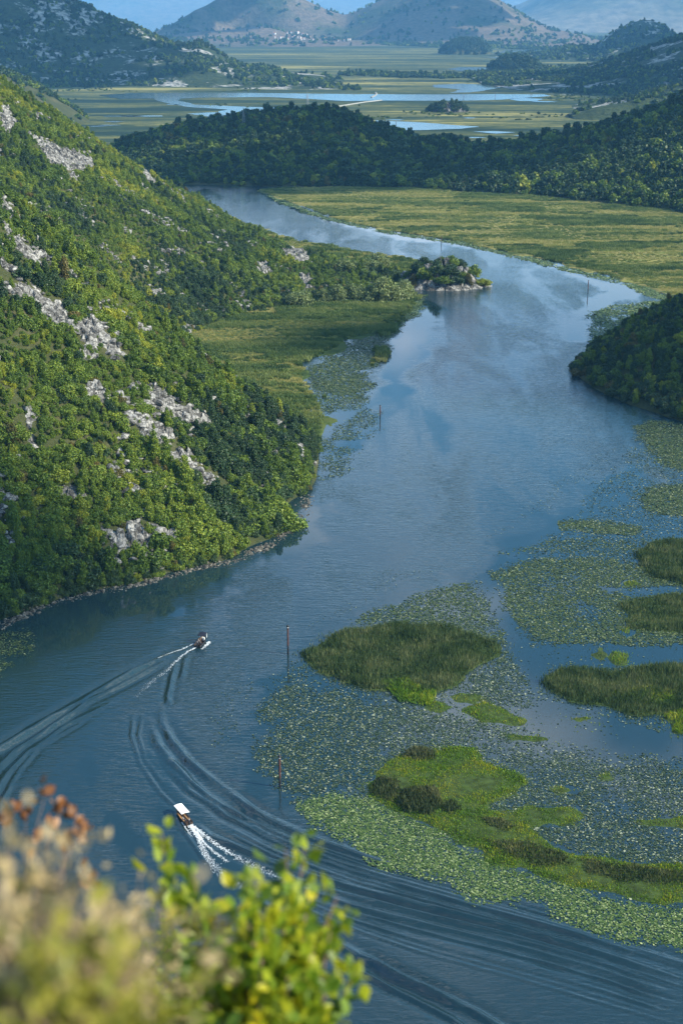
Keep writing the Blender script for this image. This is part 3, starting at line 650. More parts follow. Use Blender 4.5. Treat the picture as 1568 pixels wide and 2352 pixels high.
# ------------------------------------------------------------------ marshes
def marsh(name, polys, holes, u0, u1, v0, v1, du, mat, label, top=0.35):
    U, Vv = np.meshgrid(np.arange(u0, u1, du), np.concatenate([np.arange(v0, 560, 1.0), np.arange(560, v1, 2.0)]) if v0 < 560 else np.arange(v0, v1, 2.0))
    X, Y = at(U, Vv); nz = fbm(X / 14, Y / 22, 5, 31, 0.6) * 22; D = np.full(X.shape, -1e9)
    for p in polys:
        g = gpoly(p); d, _, _ = polydist(X, Y, g, True); D = np.maximum(D, np.where(inpoly(X, Y, g), d, -d))
    for p in holes:
        g = gpoly(p); d, _, _ = polydist(X, Y, g, True); D = np.minimum(D, np.where(inpoly(X, Y, g), -d, d))
    Dn = D + nz; Z = np.clip(Dn * 0.2, -0.8, top) + np.where(Dn > 2, fbm(X / 8, Y / 8, 3, 37) * 0.25, 0)
    o = grid_object(name, X, Y, Z, mat, Z > -0.5); tag(o, label, 'marsh', kind='structure'); return X, Y, Z
M1 = [(596, 437), (640, 433), (850, 428), (1000, 436), (1200, 448), (1350, 462), (1568, 486), (1900, 520), (2000, 760), (1700, 720), (1568, 690), (1530, 672), (1480, 655), (1420, 640), (1350, 620), (1280, 601), (1200, 584), (1120, 569), (1060, 554), (1000, 546), (900, 530), (800, 511), (760, 498), (700, 474), (640, 455)]
M2 = [(300, 860), (420, 700), (480, 740), (560, 718), (640, 702), (730, 688), (850, 685), (950, 672), (975, 680), (950, 694), (925, 712), (905, 735), (895, 752), (850, 766), (790, 780), (770, 800), (700, 830), (690, 870), (720, 905), (735, 940), (738, 990), (728, 1045), (640, 1060), (500, 960)]
M3 = [(470, 463), (500, 482), (560, 512), (640, 540), (720, 560), (800, 574), (870, 585), (935, 592), (960, 610), (930, 650), (700, 620), (500, 520)]
marsh('marsh', [M1], [], 560, 2050, 425, 790, 3.0, M['marsh'], 'golden green reed marsh beyond the river')
marsh('reed_meadow', [M2], [], 250, 1010, 660, 1090, 3.0, M['marsh_low'], 'green reed meadow tucked between the two spurs')
marsh('reed_flat', [M3], [], 440, 1000, 455, 680, 3.0, M['marsh'], 'narrow yellowish reed flat behind the far spur')
def tufts(name, poly, step, smin, smax, gold, label, seed, zmul=1.0, clump=0.3):
    g = gpoly(poly); gx = [p[0] for p in g]; gy = [p[1] for p in g]; x, y = jitter_points(min(gx), max(gx), min(gy), max(gy), step, seed)
    k = inpoly(x, y, g) & (fbm(x / 22, y / 40, 3, seed) > clump - 0.5); x, y = x[k], y[k]; u, v = proj(x, y, 0 * x); k = (u > -100) & (u < 1700); x, y = x[k], y[k]
    r = np.random.default_rng(seed); t = fbm(x / 30, y / 50, 3, seed + 3) + 0.5; s = r.uniform(smin, smax, len(x)) * (0.6 + 0.8 * t)
    bnd = fbm(x / 55, y / 24, 5, seed + 7, 0.6); grn = bnd + r.normal(0, 0.035, len(x)) > (gold - 0.5) * 0.28; ix = np.where(grn, 2, 0) + r.integers(0, 2, len(x)); s *= np.where(grn, 1.2, 0.85)
    scatter(name, G_TUFT, np.stack([x, y, 0 * x + 0.1], 1), np.stack([s * 1.3, s * 1.3, s * zmul], 1), ix, label, 'reeds', seed)
tufts('marsh_reeds', M1, 2.2, 0.8, 1.7, 0.75, 'golden and green reeds growing over the marsh beyond the river', 51, 0.55, 0.06)
tufts('meadow_reeds', M2, 1.6, 0.6, 1.3, 0.36, 'short green reeds growing over the meadow between the spurs', 52, 0.6, 0.05)
tufts('flat_reeds', M3, 2.2, 0.7, 1.5, 0.8, 'yellowish reeds on the flat behind the far spur', 53, 0.8, 0.2)

tufts('edge_reeds', [(740, 790), (890, 740), (960, 690), (905, 765), (885, 830), (840, 850), (850, 890), (820, 915), (740, 930), (700, 870)], 2.4, 0.5, 1.3, 0.2, 'green reed clumps standing among the pads at the edge of the meadow', 54, 0.9, 0.52)
# willows along the foot of the far spur
for (u, v, s, lab) in [(690, 700, 5.4, 'round willow at the foot of the white rock'), (742, 692, 4.0, 'small willow right of the round one'), (775, 692, 4.8, 'low willow in front of the reed meadow'), (805, 688, 5.2, 'pale willow in the middle of the willow row'),
                       (842, 690, 5.6, 'tall willow near the reed edge'), (878, 690, 6.6, 'largest willow, full and round, near the rocky islet'), (908, 688, 6.2, 'willow leaning over beside the largest one'), (928, 682, 5.0, 'willow touching the rocky islet'),
                       (835, 640, 5.6, 'willow behind the row against the yellow reeds'), (790, 645, 5.2, 'olive willow behind the middle of the row'), (870, 630, 5.6, 'back willow with a golden top'),
                       (570, 520, 8.0, 'big pale willow standing alone on the far ridge above the river'), (610, 535, 6.0, 'smaller willow beside the big pale one on the ridge'), (640, 560, 5.0, 'low willow at the end of the far ridge')]:
    x, y = at(u, v, 0.3); z = max(0.2, float(left_fast(np.array([x]), np.array([y]))[0]))
    if v < 600:
        x, y, z = hit(u, v, left_fast, 450, 1000)
    o = link('willow_tree', willow_meshes[random.randrange(3)], None, (float(x), float(y), z - 0.2), random.uniform(0, 6)); o.scale = (s * 1.1, s * 1.0, s * 1.0); tag(o, lab, 'willow', 'willows at the end of the far spur')

# rocky islet
ix0, iy0 = (float(c) for c in at(1022, 668)); iy0 += 15
X, Y = np.meshgrid(np.arange(ix0 - 28, ix0 + 26, 0.6), np.arange(iy0 - 20, iy0 + 22, 0.6)); rx = (X - ix0) / 23.0; ry = (Y - iy0) / 15.0
rr = np.sqrt(rx ** 2 + ry ** 2) + fbm(X / 7, Y / 7, 3, 91) * 0.3
prof = np.clip(1 - rr, -0.3, 1) ; hgt = np.where(prof > 0, 12.5 * np.clip(prof, 0, 1) ** 0.95 * (1 - 0.25 * np.clip(rx, 0, 1)), prof * 8)
Z = hgt + np.where(prof > -0.1, blocks(X, Y, 5.0, 95, 0.6) * 0.8 + blocks(X, Y, 1.8, 97, 0.6) * 0.5 - 0.4, 0) * np.clip(hgt / 6, 0.15, 1)
isl = grid_object('rock_islet', X, Y, Z, rock_mat('islet_stone', (0.025, 0.025, 0.023), (0.32, 0.31, 0.29), 0.30), Z > -1.5, False); tag(isl, 'rocky limestone islet with bushes at the end of the far spur', 'islet')
def islet_z(x, y):
    i = int((x - X[0, 0]) / 0.6); j = int((y - Y[0, 0]) / 0.6); return float(Z[max(0, min(j, Z.shape[0] - 1)), max(0, min(i, Z.shape[1] - 1))])
for (dx, dy, s, k, lab) in [(-13, -2, 3.4, 1, 'dark bush beside the white slab on the islet'), (-9, 6, 3.6, 1, 'dark bush behind the islet crest'), (4, 2, 3.0, 0, 'green bush crowning the islet'), (9, 5, 2.6, 1, 'dark bush right of the islet top'),
                            (-10, -8, 3.4, 0, 'green bush on the water side of the islet'), (-4, -8, 3.6, 1, 'dark bush in front of the islet rock face'), (2, -6, 3.6, 1, 'big dark bush in the middle of the islet'), (15, 1, 3.4, 0, 'light green bush on the right shoulder of the islet'),
                            (-1, -11, 2.6, 0, 'low green bush at the islet water line'), (-17, 3, 3.0, 0, 'green bush behind the white slab on the islet'), (5, -10, 2.4, 1, 'dark bush above the islet water line'), (12, -8, 2.2, 3, 'brownish bush above the right foot of the islet'), (-6, 1, 2.8, 1, 'dark bush halfway up the islet'), (0, 7, 3.0, 0, 'green bush behind the islet top'),
                            (20, -3, 2.6, 2, 'bright yellow bush at the right tip of the islet'), (-16, -8, 2.6, 3, 'brownish bush at the left foot of the islet'), (9, -5, 2.6, 0, 'small bush among the right rocks of the islet')]:
    o = tree_protos[k * SH + random.randrange(SH)].copy(); o.name = 'bush'; C.objects.link(o); x, y = ix0 + dx, iy0 + dy
    o.location = (x, y, max(0.1, islet_z(x, y)) - 0.5); o.scale = (s * 1.25, s * 1.25, s * 1.05); o.rotation_euler = (0, 0, random.uniform(0, 6)); tag(o, lab, 'bush', 'bushes on the rocky islet')
wx, wy = (float(c) for c in at(935, 640, 3)); o = link('boulder', stone_mesh('white_slab', 44, rock_mat('white_limestone', (0.30, 0.29, 0.27), (0.66, 0.65, 0.62), 0.4)), None, (wx, wy + 2, 4.5)); o.scale = (5.0, 4.0, 5.2); o.rotation_euler = (0.3, 0.5, 0.4)
tag(o, 'bright white rock slab between the willows and the islet', 'boulder')

# ------------------------------------------------------------------ far plain, lakes and hills
def jag(px, amp, z, n=14, seed=0):
    g = np.array(gpoly(px, z)); out = []
    for i in range(len(g)):
        a, b = g[i], g[(i + 1) % len(g)]
        for t in np.arange(n) / n: out.append(a + (b - a) * t)
    out = np.array(out); s = amp * 6
    out[:, 1] += fbm(out[:, 0] / s, out[:, 1] / s, 4, seed) * amp * 2; out[:, 0] += fbm(out[:, 0] / s + 50, out[:, 1] / s, 4, seed + 9) * amp * 2
    return out
def sheet(name, px, z, mat, amp, label, cat, seed, tone=None):
    P = jag(px, amp, z, 14, seed); bm = bmesh.new(); vs = [bm.verts.new((p[0], p[1], z)) for p in P]; es = [bm.edges.new((vs[i], vs[(i + 1) % len(vs)])) for i in range(len(vs))]
    bmesh.ops.triangle_fill(bm, use_beauty=True, edges=es)
    for f in bm.faces:
        if f.normal.z < 0: f.normal_flip()
    me = bpy.data.meshes.new(name); bm.to_mesh(me); bm.free(); me.materials.append(mat); o = link(name, me); return tag(o, label, cat, kind='structure')
pl_o = []
ya = np.array([1180, 1300, 1500, 1800, 2200, 2700, 3300, 4200, 5500, 7500, 10200.0]); xa = np.linspace(-1, 1, 41)
X = xa[None, :] * (ya[:, None] * 0.62 + 300); Y = np.repeat(ya[:, None], 41, 1); Y[-1] += fbm(X[-1] / 700, X[-1] * 0, 3, 4) * 1500
tag(grid_object('marsh_plain', X, Y, X * 0 + 0.25, M['plain']), 'wide flat marsh plain beyond the wooded hills', 'plain', kind='structure')
FW = [
    ([(228, 218), (300, 213.5), (500, 212.5), (800, 216), (1000, 217), (1144, 216), (1250, 217), (1262, 220), (1150, 229), (1060, 231), (860, 231), (800, 232), (620, 223), (480, 224), (420, 226), (410, 231), (450, 240), (540, 244), (640, 247), (700, 249), (720, 252), (660, 258), (560, 272), (490, 270), (436, 261), (500, 257), (520, 252), (430, 245), (380, 236), (350, 226), (270, 227)], 'long forked river reach shining across the plain'),
    ([(995, 195), (1060, 192), (1150, 195), (1160, 200), (1130, 205), (1080, 212), (1030, 213), (1060, 205), (1000, 201)], 'side arm of the river below the far hill'),
    ([(860, 276), (900, 278), (960, 281), (1040, 286), (1105, 291), (1060, 296), (960, 299), (900, 299), (885, 292), (866, 284)], 'pond behind the middle hill'),
    ([(1025, 158), (1060, 154), (1130, 155), (1140, 160), (1120, 166), (1060, 163)], 'small pool left of the wooded mound'),
    ([(1135, 124), (1160, 115), (1230, 114), (1270, 118), (1230, 124), (1260, 131), (1180, 130)], 'pale water below the mountain foot'),
    ([(1100, 132), (1180, 131), (1360, 135), (1355, 138), (1220, 137)], 'thin pale water strip on the plain'),
    ([(236, 266), (300, 265.5), (372, 265), (370, 267.5), (300, 268), (240, 268)], 'thin pool on the left of the plain'),
    ([(1165, 227), (1200, 225), (1245, 227), (1235, 232), (1190, 232)], 'pale pool before the far right hill'),
    ([(1085, 302), (1130, 301), (1180, 304), (1140, 307)], 'tiny pool behind the wooded saddle'),
]
r = np.random.default_rng(91)
for v_, n_ in ((236, 2), (270, 3), (284, 3), (310, 2)):
    for _ in range(n_):
        u_ = float(r.uniform(150, 420)) if v_ < 290 and r.uniform() < 0.6 else float(r.uniform(880, 1290)); vv = v_ + float(r.uniform(-6, 6)); w_ = float(r.uniform(12, 34)); FW.append(([(u_ - w_, vv), (u_ - w_ * 0.4, vv - 1.1), (u_ + w_ * 0.5, vv - 0.8), (u_ + w_, vv + 0.2), (u_ + w_ * 0.2, vv + 1.2), (u_ - w_ * 0.6, vv + 0.9)], 'small shallow pool glinting on the marsh plain'))
for i, (p, lab) in enumerate(FW): 
    o = sheet('lake_water', p, 0.6, M['far_water'], 6.0 if i < 3 else 4.0, lab, 'water', 200 + i)
    if lab.startswith('small shallow'): o['group'] = 'shallow pools on the marsh plain'
# pale road over the plain
rd = [(714, 251), (755, 246), (790, 240.6), (838, 233), (876, 229)]; rd2 = [(852, 222.5), (861, 218), (864.5, 214), (862, 211)]
for pts, lab in ((rd, 'pale causeway crossing the plain to the river'), (rd2, 'short pale causeway bend beyond the river')):
    g = [Vector((*(float(c) for c in at(u, v, 1.5)), 1.5)) for u, v in pts]; mb = MB(); secs = []
    for i, p in enumerate(g):
        d = (g[min(i + 1, len(g) - 1)] - g[max(i - 1, 0)]).normalized(); n = Vector((-d.y, d.x, 0)) * 1.0
        secs.append([p - n * 2 - Vector((0, 0, 1.3)), p - n, p + n, p + n * 2 - Vector((0, 0, 1.3))])
    mb.loft(secs); tag(mb.build('causeway', M['road']), lab, 'road', kind='structure')

def far_hill(name, pts, x0, x1, y0, y1, step, mat, label, namp=20, nsc=150, seed=0, trees=0, tsize=(3, 5), gully=0.0, cat='hill', skyline=None):
    f = TPS(pts, 0.005, 500.0); X, Y = np.meshgrid(np.arange(x0, x1, step), np.arange(y0, y1, step))
    def hf(x, y):
        z = f(x, y); k = np.clip(z / (namp * 2), 0, 1); return z + k * (fbm(x / nsc, y / nsc, 6, seed) * namp - gully * (ridged(x / (nsc * 2.2), y / (nsc * 2.2), 4, seed + 5) - 0.6))
    if skyline:                                   # hold the measured skyline heights
        raw = hf; us = np.array([p[0] for p in skyline], float); ra = []
        for u_, v_ in skyline:
            yy = np.arange(y0, y1, step); xx = (u_ - CX) / F * (yy * cP + (H - 60) * sP); zz = raw(xx, yy); k = int(np.argmax((zz - H) / yy)); ra.append(np.clip(max(zat(v_, float(yy[k])), 2.0) / max(float(zz[k]), 2.0), 0.25, 2.2))
        ra = np.array(ra)
        def hf(x, y): return raw(x, y) * np.interp(CX + F * x / (y * cP + (H - 60) * sP), us, ra)
    Z = hf(X, Y); tag(grid_object(name, X, Y, Z, mat, Z > -2), label, cat, kind='structure')
    if trees:
        r = np.random.default_rng(seed + 1); x = r.uniform(x0, x1, trees); y = r.uniform(y0, y1, trees); z = hf(x, y); k = (z > 1) & (fbm(x / 90, y / 90, 4, seed + 2) < 0.07); x, y, z = x[k], y[k], z[k]
        c = r.uniform(0, 1, len(x)); kk = np.where(c < 0.6, 1, np.where(c < 0.97, 0, 2))
        scatter(name + '_woods', G_FAR, np.stack([x, y, z - 0.5], 1), r.uniform(*tsize, len(x)), kk * 2 + r.integers(0, 2, len(x)), 'scrub woodland on the ' + label, 'woodland', seed)
    return hf
P = [cp(u, v, 0) for u, v in [(-300, 200), (0, 198), (120, 196), (260, 198), (400, 199), (520, 203), (640, 206), (770, 206), (800, 198)]] + [cd(u, 2500, -3) for u in (0, 300, 600)]
P += ridge_pts([(300, 168, 2900, 3), (380, 158, 2900, 3), (430, 150, 2900, 3), (520, 147, 2950, 3), (600, 152, 2950, 3), (680, 165, 2950, 3), (740, 180, 2950, 3), (150, 165, 2950, 3), (0, 150, 2950, 3)])
P += ridge_pts([(515, 126, 3300, 3), (490, 108, 3300, 3), (455, 92, 3300, 3), (430, 100, 3300, 3), (395, 96, 3330, 3), (330, 66, 3350, 3), (270, 36, 3380, 3), (230, 21, 3400, 3), (190, 1, 3400, 3), (100, -30, 3450, 3), (0, -40, 3500, 3), (-150, -20, 3500, 3), (-350, 0, 3500, 3)])
P += [cd(u, 4300, -3) for u in (-300, 0, 300, 500)] + [cd(560, 3500, -1), cd(700, 3300, -2), cd(820, 3000, -3), cd(540, 3900, -3)]
far_hill('rocky_hill', P, -1500, 80, 2350, 4350, 14, M['far_hill'], 'rocky hill at the far left of the plain', 26, 170, 400, 15000, (3.0, 5.0), 20, 'hill', [(0, -38), (100, -28), (190, 4), (230, 24), (270, 39), (330, 69), (395, 99), (430, 103), (455, 95), (490, 111), (515, 129), (560, 150), (600, 154), (680, 168), (740, 183)])
P = ridge_pts([(-200, 105, 1900, 3), (-60, 130, 1900, 3), (0, 154, 1900, 3), (60, 177, 1880, 3), (110, 207, 1860, 3), (150, 240, 1840, 3), (166, 262, 1830, 2)]) + [cd(-200, 1550, 0), cd(0, 1620, 0), (cd(100, 1700, 0)), cd(185, 1800, 0), cd(200, 1900, -1), cd(150, 2050, -1), cd(0, 2200, 0), cd(-200, 2300, 0), cd(230, 1700, -3)]
far_hill('dark_hill', P, -800, -280, 1500, 2350, 9, M['slope'], 'dark wooded slope rising behind the left ridge', 8, 80, 420, 9000, (2.5, 4.2), 0)
A = ridge_pts([(335, 84, 7000, 0), (345, 76, 7000, 0), (375, 62, 7000, 0), (400, 51, 7000, 0), (450, 21, 7050, 0), (500, -4, 7100, 0), (560, -26, 7100, 0), (610, -36, 7100, 0), (660, -24, 7100, 0), (700, -4, 7100, 0), (740, 14, 7100, 0), (790, 32, 7100, 0),
               (850, 8, 7100, 0), (890, -8, 7100, 0), (950, -38, 7150, 0), (1010, -56, 7150, 0), (1070, -45, 7150, 0), (1120, -18, 7100, 0), (1160, 8, 7050, 0), (1200, 32, 7000, 0), (1260, 62, 6950, 0), (1300, 70, 6950, 0), (1340, 78, 6900, 0), (1375, 98, 6850, 0), (1395, 108, 6850, 0)])
A += [cp(u, v, 2) for u, v in [(330, 88), (450, 93), (560, 95), (700, 97), (800, 99), (900, 103), (1000, 106), (1100, 109), (1250, 112), (1380, 114)]]
A += ridge_pts([(600, 40, 6700, 0), (560, 70, 6500, 0), (680, 72, 6520, 0), (780, 82, 6500, 0), (930, 50, 6700, 0), (1020, 30, 6750, 0), (1080, 70, 6500, 0), (960, 84, 6450, 0)])
for u, v, y_ in [(400, 51, 7000), (500, -4, 7100), (600, -36, 7100), (700, -4, 7100), (790, 32, 7100), (890, -8, 7100), (1010, -56, 7150), (1120, -18, 7100), (1200, 32, 7000), (1320, 74, 6950)]: A += [cd(u, y_ + 450, zat(v, y_) * 0.75), cd(u, y_ + 900, zat(v, y_) * 0.35)]
A += [cd(u, 8600, -5) for u in (330, 600, 790, 1000, 1200, 1400)] + [cd(250, 7000, -5), cd(1460, 6900, -5)] + [cd(u, 5850, -8) for u in (300, 700, 1000, 1400)]
mt = far_hill('mountain', A, -1250, 1560, 5900, 8700, 18, M['mountain'], 'pair of tan rounded mountains across the plain', 26, 300, 440, 5000, (5, 8), 34, 'mountain', [(345, 78), (375, 64), (400, 53), (450, 23), (500, -2), (560, -24), (610, -34), (660, -22), (700, -1), (740, 17), (790, 34), (850, 11), (890, -6), (950, -36), (1010, -54), (1070, -43), (1120, -16), (1160, 10), (1200, 34), (1260, 64), (1300, 72), (1340, 80), (1375, 100)])
P = ridge_pts([(1205, 131, 4500, 2), (1250, 122, 4500, 4), (1300, 106, 4500, 4), (1340, 106, 4500, 4), (1365, 108, 4500, 3), (1385, 88, 4520, 2), (1400, 74, 4520, 2), (1420, 60, 4520, 2), (1450, 50, 4520, 2), (1480, 44, 4520, 2), (1510, 52, 4520, 2), (1540, 72, 4520, 2), (1565, 86, 4550, 2), (1640, 60, 4600, 2), (1750, 40, 4600, 2)])
P += [cp(u, v, 0) for u, v in [(1200, 136), (1260, 139), (1340, 141), (1430, 143), (1560, 146), (1750, 150)]] + [cd(u, 5100, -2) for u in (1200, 1350, 1500, 1700)] + [cd(1170, 4500, -3)]
far_hill('rocky_knob', P, 480, 1450, 3700, 5150, 14, M['far_hill'], 'steep rocky knob rising at the far right', 22, 130, 460, 6000, (4, 6), 10, 'hill', [(1215, 130), (1250, 124), (1300, 108), (1340, 108), (1365, 110), (1385, 92), (1400, 78), (1420, 64), (1450, 52), (1480, 46), (1510, 54), (1540, 73), (1565, 88)])
P = ridge_pts([(1150, 202, 2700, 2), (1200, 186, 2720, 4), (1264, 172, 2750, 4), (1310, 160, 2780, 4), (1359, 147, 2800, 4), (1434, 124, 2850, 4), (1500, 100, 2880, 4), (1568, 76, 2900, 4), (1700, 30, 2950, 4), (1850, 0, 3000, 4)])
P += [cp(u, v, 0) for u, v in [(1145, 205), (1200, 211), (1300, 219), (1400, 221), (1470, 228), (1568, 245), (1750, 260)]] + [cd(u, 3500, -2) for u in (1150, 1300, 1500, 1700)] + [cd(1110, 2700, -3), cd(1300, 2150, -5), cd(1450, 2000, -3)]
far_hill('scrub_hill', P, 270, 1100, 2000, 3550, 11, M['far_hill'], 'long scrub covered hill at the right of the plain', 16, 120, 480, 14000, (2.8, 4.5), 8, 'hill', [(1150, 203), (1200, 189), (1264, 175), (1310, 163), (1359, 150), (1434, 127), (1500, 103), (1568, 79)])
P = ridge_pts([(1330, 250, 1950, 2), (1380, 235, 1960, 2), (1420, 225, 1970, 3), (1470, 215, 1980, 3), (1540, 205, 2000, 3), (1700, 180, 2000, 3)]) + [cp(u, v, 0) for u, v in [(1335, 258), (1400, 262), (1480, 268), (1600, 275)]] + [cd(u, 2250, -1) for u in (1330, 1450, 1600)] + [cd(1300, 1980, -2)]
far_hill('rocky_spur', P, 300, 640, 1650, 2280, 8, M['far_hill'], 'low rocky spur behind the right hand wooded hill', 8, 60, 490, 2500, (2.2, 3.8), 0)
# mounds on the plain
for i, (u0, u1, vb, vt, lab, rocky) in enumerate([(1014, 1134, 125, 92, 'dark wooded mound under the mountain', 0), (1129, 1244, 165, 134, 'wooded mound standing on the far plain', 0), (991, 1071, 258, 231, 'bare rocky mound in the middle of the plain', 1)]):
    yb = float(at(u0, vb)[1]); xc = float(atD((u0 + u1) / 2, yb)); w = (u1 - u0) / F * yb * 0.5; h = (vb - vt) / F * yb * (0.62 if rocky else 0.9); st = w / 40
    X, Y = np.meshgrid(np.arange(-w * 1.3, w * 1.3, st), np.arange(-w * 1.3, w * 1.3, st)); rr = np.sqrt((X / w) ** 2 + (Y / w) ** 2) + fbm(X / w * 2, Y / w * 2, 4, 60 + i) * 0.5
    Z = np.where(rr < 1, h * np.clip(1 - rr ** 2, 0, 1) ** 0.7, (1 - rr) * 8)
    if rocky: Z += np.where(rr < 1.1, blocks(X, Y, w / 7, 66, 0.8) * 0.6, 0)
    o = grid_object('wooded_mound' if not rocky else 'rocky_mound', xc + X, yb + w * 0.8 + Y, Z, rock_mat('mound_stone', (0.02, 0.022, 0.018), (0.22, 0.21, 0.20), 0.12) if rocky else M['slope'], Z > -1.5, not rocky); tag(o, lab, 'hill', kind='structure')
    r = np.random.default_rng(70 + i); n = 420 if rocky else 900; k = r.integers(0, X.size, n); zz = Z.ravel()[k]; m = zz > (0.2 if not rocky else 0.3); m &= (np.abs(X.ravel()[k]) > w * 0.2) | (not rocky); k = k[m]
    scatter('mound_woods', G_FAR, np.stack([xc + X.ravel()[k], yb + w * 0.8 + Y.ravel()[k], Z.ravel()[k] - 0.5], 1), r.uniform(2.5, 4.5, len(k)) * (1.4 if i < 2 else 0.7), 2 + r.integers(0, 2, len(k)), 'trees covering the ' + lab, 'woodland', 70 + i)
r = np.random.default_rng(93); x, y = r.uniform(-900, 900, 16000), r.uniform(1650, 3600, 16000); k = (fbm(x / 160, y / 220, 4, 94) > 0.13) & (fbm(x / 500, y / 400, 3, 95) > -0.02); x, y = x[k], y[k]; u, v = proj(x, y, 0 * x); k = np.ones(len(x), bool)
for p, _ in FW: k &= ~inpoly(u, v, [(q[0] + (6 if q[0] > p[0][0] else -6), q[1] + (2.5 if q[1] > p[0][1] else -2.5)) for q in p])
x, y = x[k], y[k]; scatter('marsh_shrubs', G_FAR, np.stack([x, y, 0 * x + 0.1], 1), np.stack([r.uniform(1.2, 2.8, len(x)), r.uniform(1.2, 2.8, len(x)), r.uniform(0.5, 1.5, len(x))], 1), r.choice([0, 1, 2, 3], len(x)), 'low dark shrubs and sedge clumps dotted over the marsh plain', 'shrubs', 93)
# belts of trees on the plain
def belt(px, n, s, lab, seed, wid=25):
    r = np.random.default_rng(seed); g = gpoly(px); x, y = along(g, n, r); x += r.normal(0, 3, n); y += r.normal(0, wid, n)
    c = r.uniform(0, 1, n); kk = np.where(c < 0.6, 1, np.where(c < 0.95, 0, 2))
    scatter('tree_belt', G_FAR, np.stack([x, y, 0 * x + 0.2], 1), r.uniform(0.6, 1.2, n) * s, kk * 2 + r.integers(0, 2, n), lab, 'woodland', seed)
belt([(780, 173), (850, 171), (900, 175), (1000, 177), (1105, 177)], 520, 4.6, 'long dark tree belt crossing the plain', 501, 35)
belt([(784, 204), (800, 203), (826, 205)], 50, 3.6, 'small dark tree clump on the plain', 502)
belt([(560, 100), (700, 100), (850, 102), (1000, 107), (1180, 112), (1380, 116)], 1200, 6.5, 'line of trees at the foot of the mountains', 503, 60)
belt([(100, 200), (200, 197), (250, 200)], 140, 4.5, 'trees at the foot of the rocky hill on the left', 504, 30)
belt([(1260, 160), (1350, 158)], 80, 5, 'trees behind the long scrub hill', 505, 40)
belt([(1360, 248), (1400, 246), (1450, 252)], 160, 3.4, 'dark trees below the low rocky spur', 506, 25)
# back ranges
P = ridge_pts([(-300, -150, 25000, 0), (150, -120, 25000, 0), (300, -60, 25000, 0), (420, -70, 25000, 0), (520, -110, 25000, 0), (700, -20, 25000, 0), (760, 4, 25000, 0), (820, 8, 25000, 0), (900, -30, 25000, 0), (1100, -60, 25000, 0), (1160, -5, 25000, 0), (1220, 4, 25000, 0), (1400, -40, 25000, 0), (1800, -100, 25000, 0)])
P += [cd(u, 20500, 0) for u in (-300, 100, 400, 700, 1000, 1300, 1800)] + [cd(u, 29500, 0) for u in (-300, 100, 400, 700, 1000, 1300, 1800)]
far_hill('back_range', P, -9500, 9000, 20300, 29600, 110, M['back_range'], 'pale blue mountain range on the horizon', 300, 2500, 510, 0, (1, 1), 200, 'mountain')
P = ridge_pts([(1150, 60, 12000, 0), (1195, 26, 12000, 0), (1240, -2, 12000, 0), (1300, -45, 12000, 0), (1400, -80, 12000, 0), (1500, -70, 12200, 0), (1600, -60, 12200, 0), (1900, -100, 12200, 0)]) + [cd(u, 10600, 0) for u in (1100, 1250, 1400, 1600, 1900)] + [cd(u, 14800, 0) for u in (1100, 1300, 1600, 1900)] + [cd(1080, 12000, -5)]
far_hill('blue_mountain', P, 1050, 4800, 10500, 14900, 45, M['back_range'], 'deep blue mountain slope at the far right', 90, 700, 520, 0, (1, 1), 60, 'mountain')

# village at the foot of the mountains
zp = [(130, 222, 30), (140, 270, 16), (205, 270, 26), (235, 275, 20), (300, 210, 18), (322, 205, 14), (345, 210, 22), (440, 205, 26), (500, 230, 30), (550, 240, 20), (390, 250, 24), (370, 275, 24), (405, 285, 18), (435, 272, 14), (470, 272, 24), (520, 288, 30), (482, 296, 18), (595, 270, 18), (585, 302, 14), (640, 304, 12), (800, 280, 34), (910, 290, 16), (1115, 295, 22), (1040, 310, 14), (965, 312, 14), (310, 290, 16), (165, 285, 12), (1090, 300, 14)]
hm = []
for w_, d_, h_ in ((1.0, 0.8, 0.55), (1.0, 0.7, 0.75)):
    mb = MB(); mb.box((0, 0, h_ / 2 - 0.15), (w_, d_, h_ + 0.3), m=0); e = 0.06
    a, b = w_ / 2 + e, d_ / 2 + e; t = h_ + 0.26; z0 = h_ + 0.004
    mb.face([(-a, -b, z0), (a, -b, z0), (a, 0, t), (-a, 0, t)], 1); mb.face([(a, b, z0), (-a, b, z0), (-a, 0, t), (a, 0, t)], 1); mb.face([(a, -b, z0), (a, b, z0), (a, 0, t)], 0); mb.face([(-a, b, z0), (-a, -b, z0), (-a, 0, t)], 0)
    for sx_ in (-0.3, 0.0, 0.3): mb.box((sx_, -d_ / 2 - 0.003, h_ * 0.55), (0.12, 0.02, 0.18), m=2)
    hm.append(mb.mesh('village_house', [M['plaster'], M['roof_tile'], M['black']]))
for i, (zx, zy, s) in enumerate(zp):
    u = (620 + zx * 0.1786) / 1.0204; v = (40 + zy * 0.1786) / 1.0204 + 1.5; x, y, z = hit(u, v, mt, 5900, 7600, 8)
    o = link('village_house', hm[i % 2], None, (x, y, z), random.uniform(-0.6, 0.6)); w = s * 0.1786 / 1.0204 * y / F * 0.95; o.scale = (w, w, max(w * 0.75, 9))
    tag(o, 'tiny white house at the mountain foot, ' + ('in the main village cluster' if zx < 700 else 'outlying right of the village cluster'), 'house', 'white village houses' + (' in the main cluster' if zx < 700 else ' outlying to the right'))

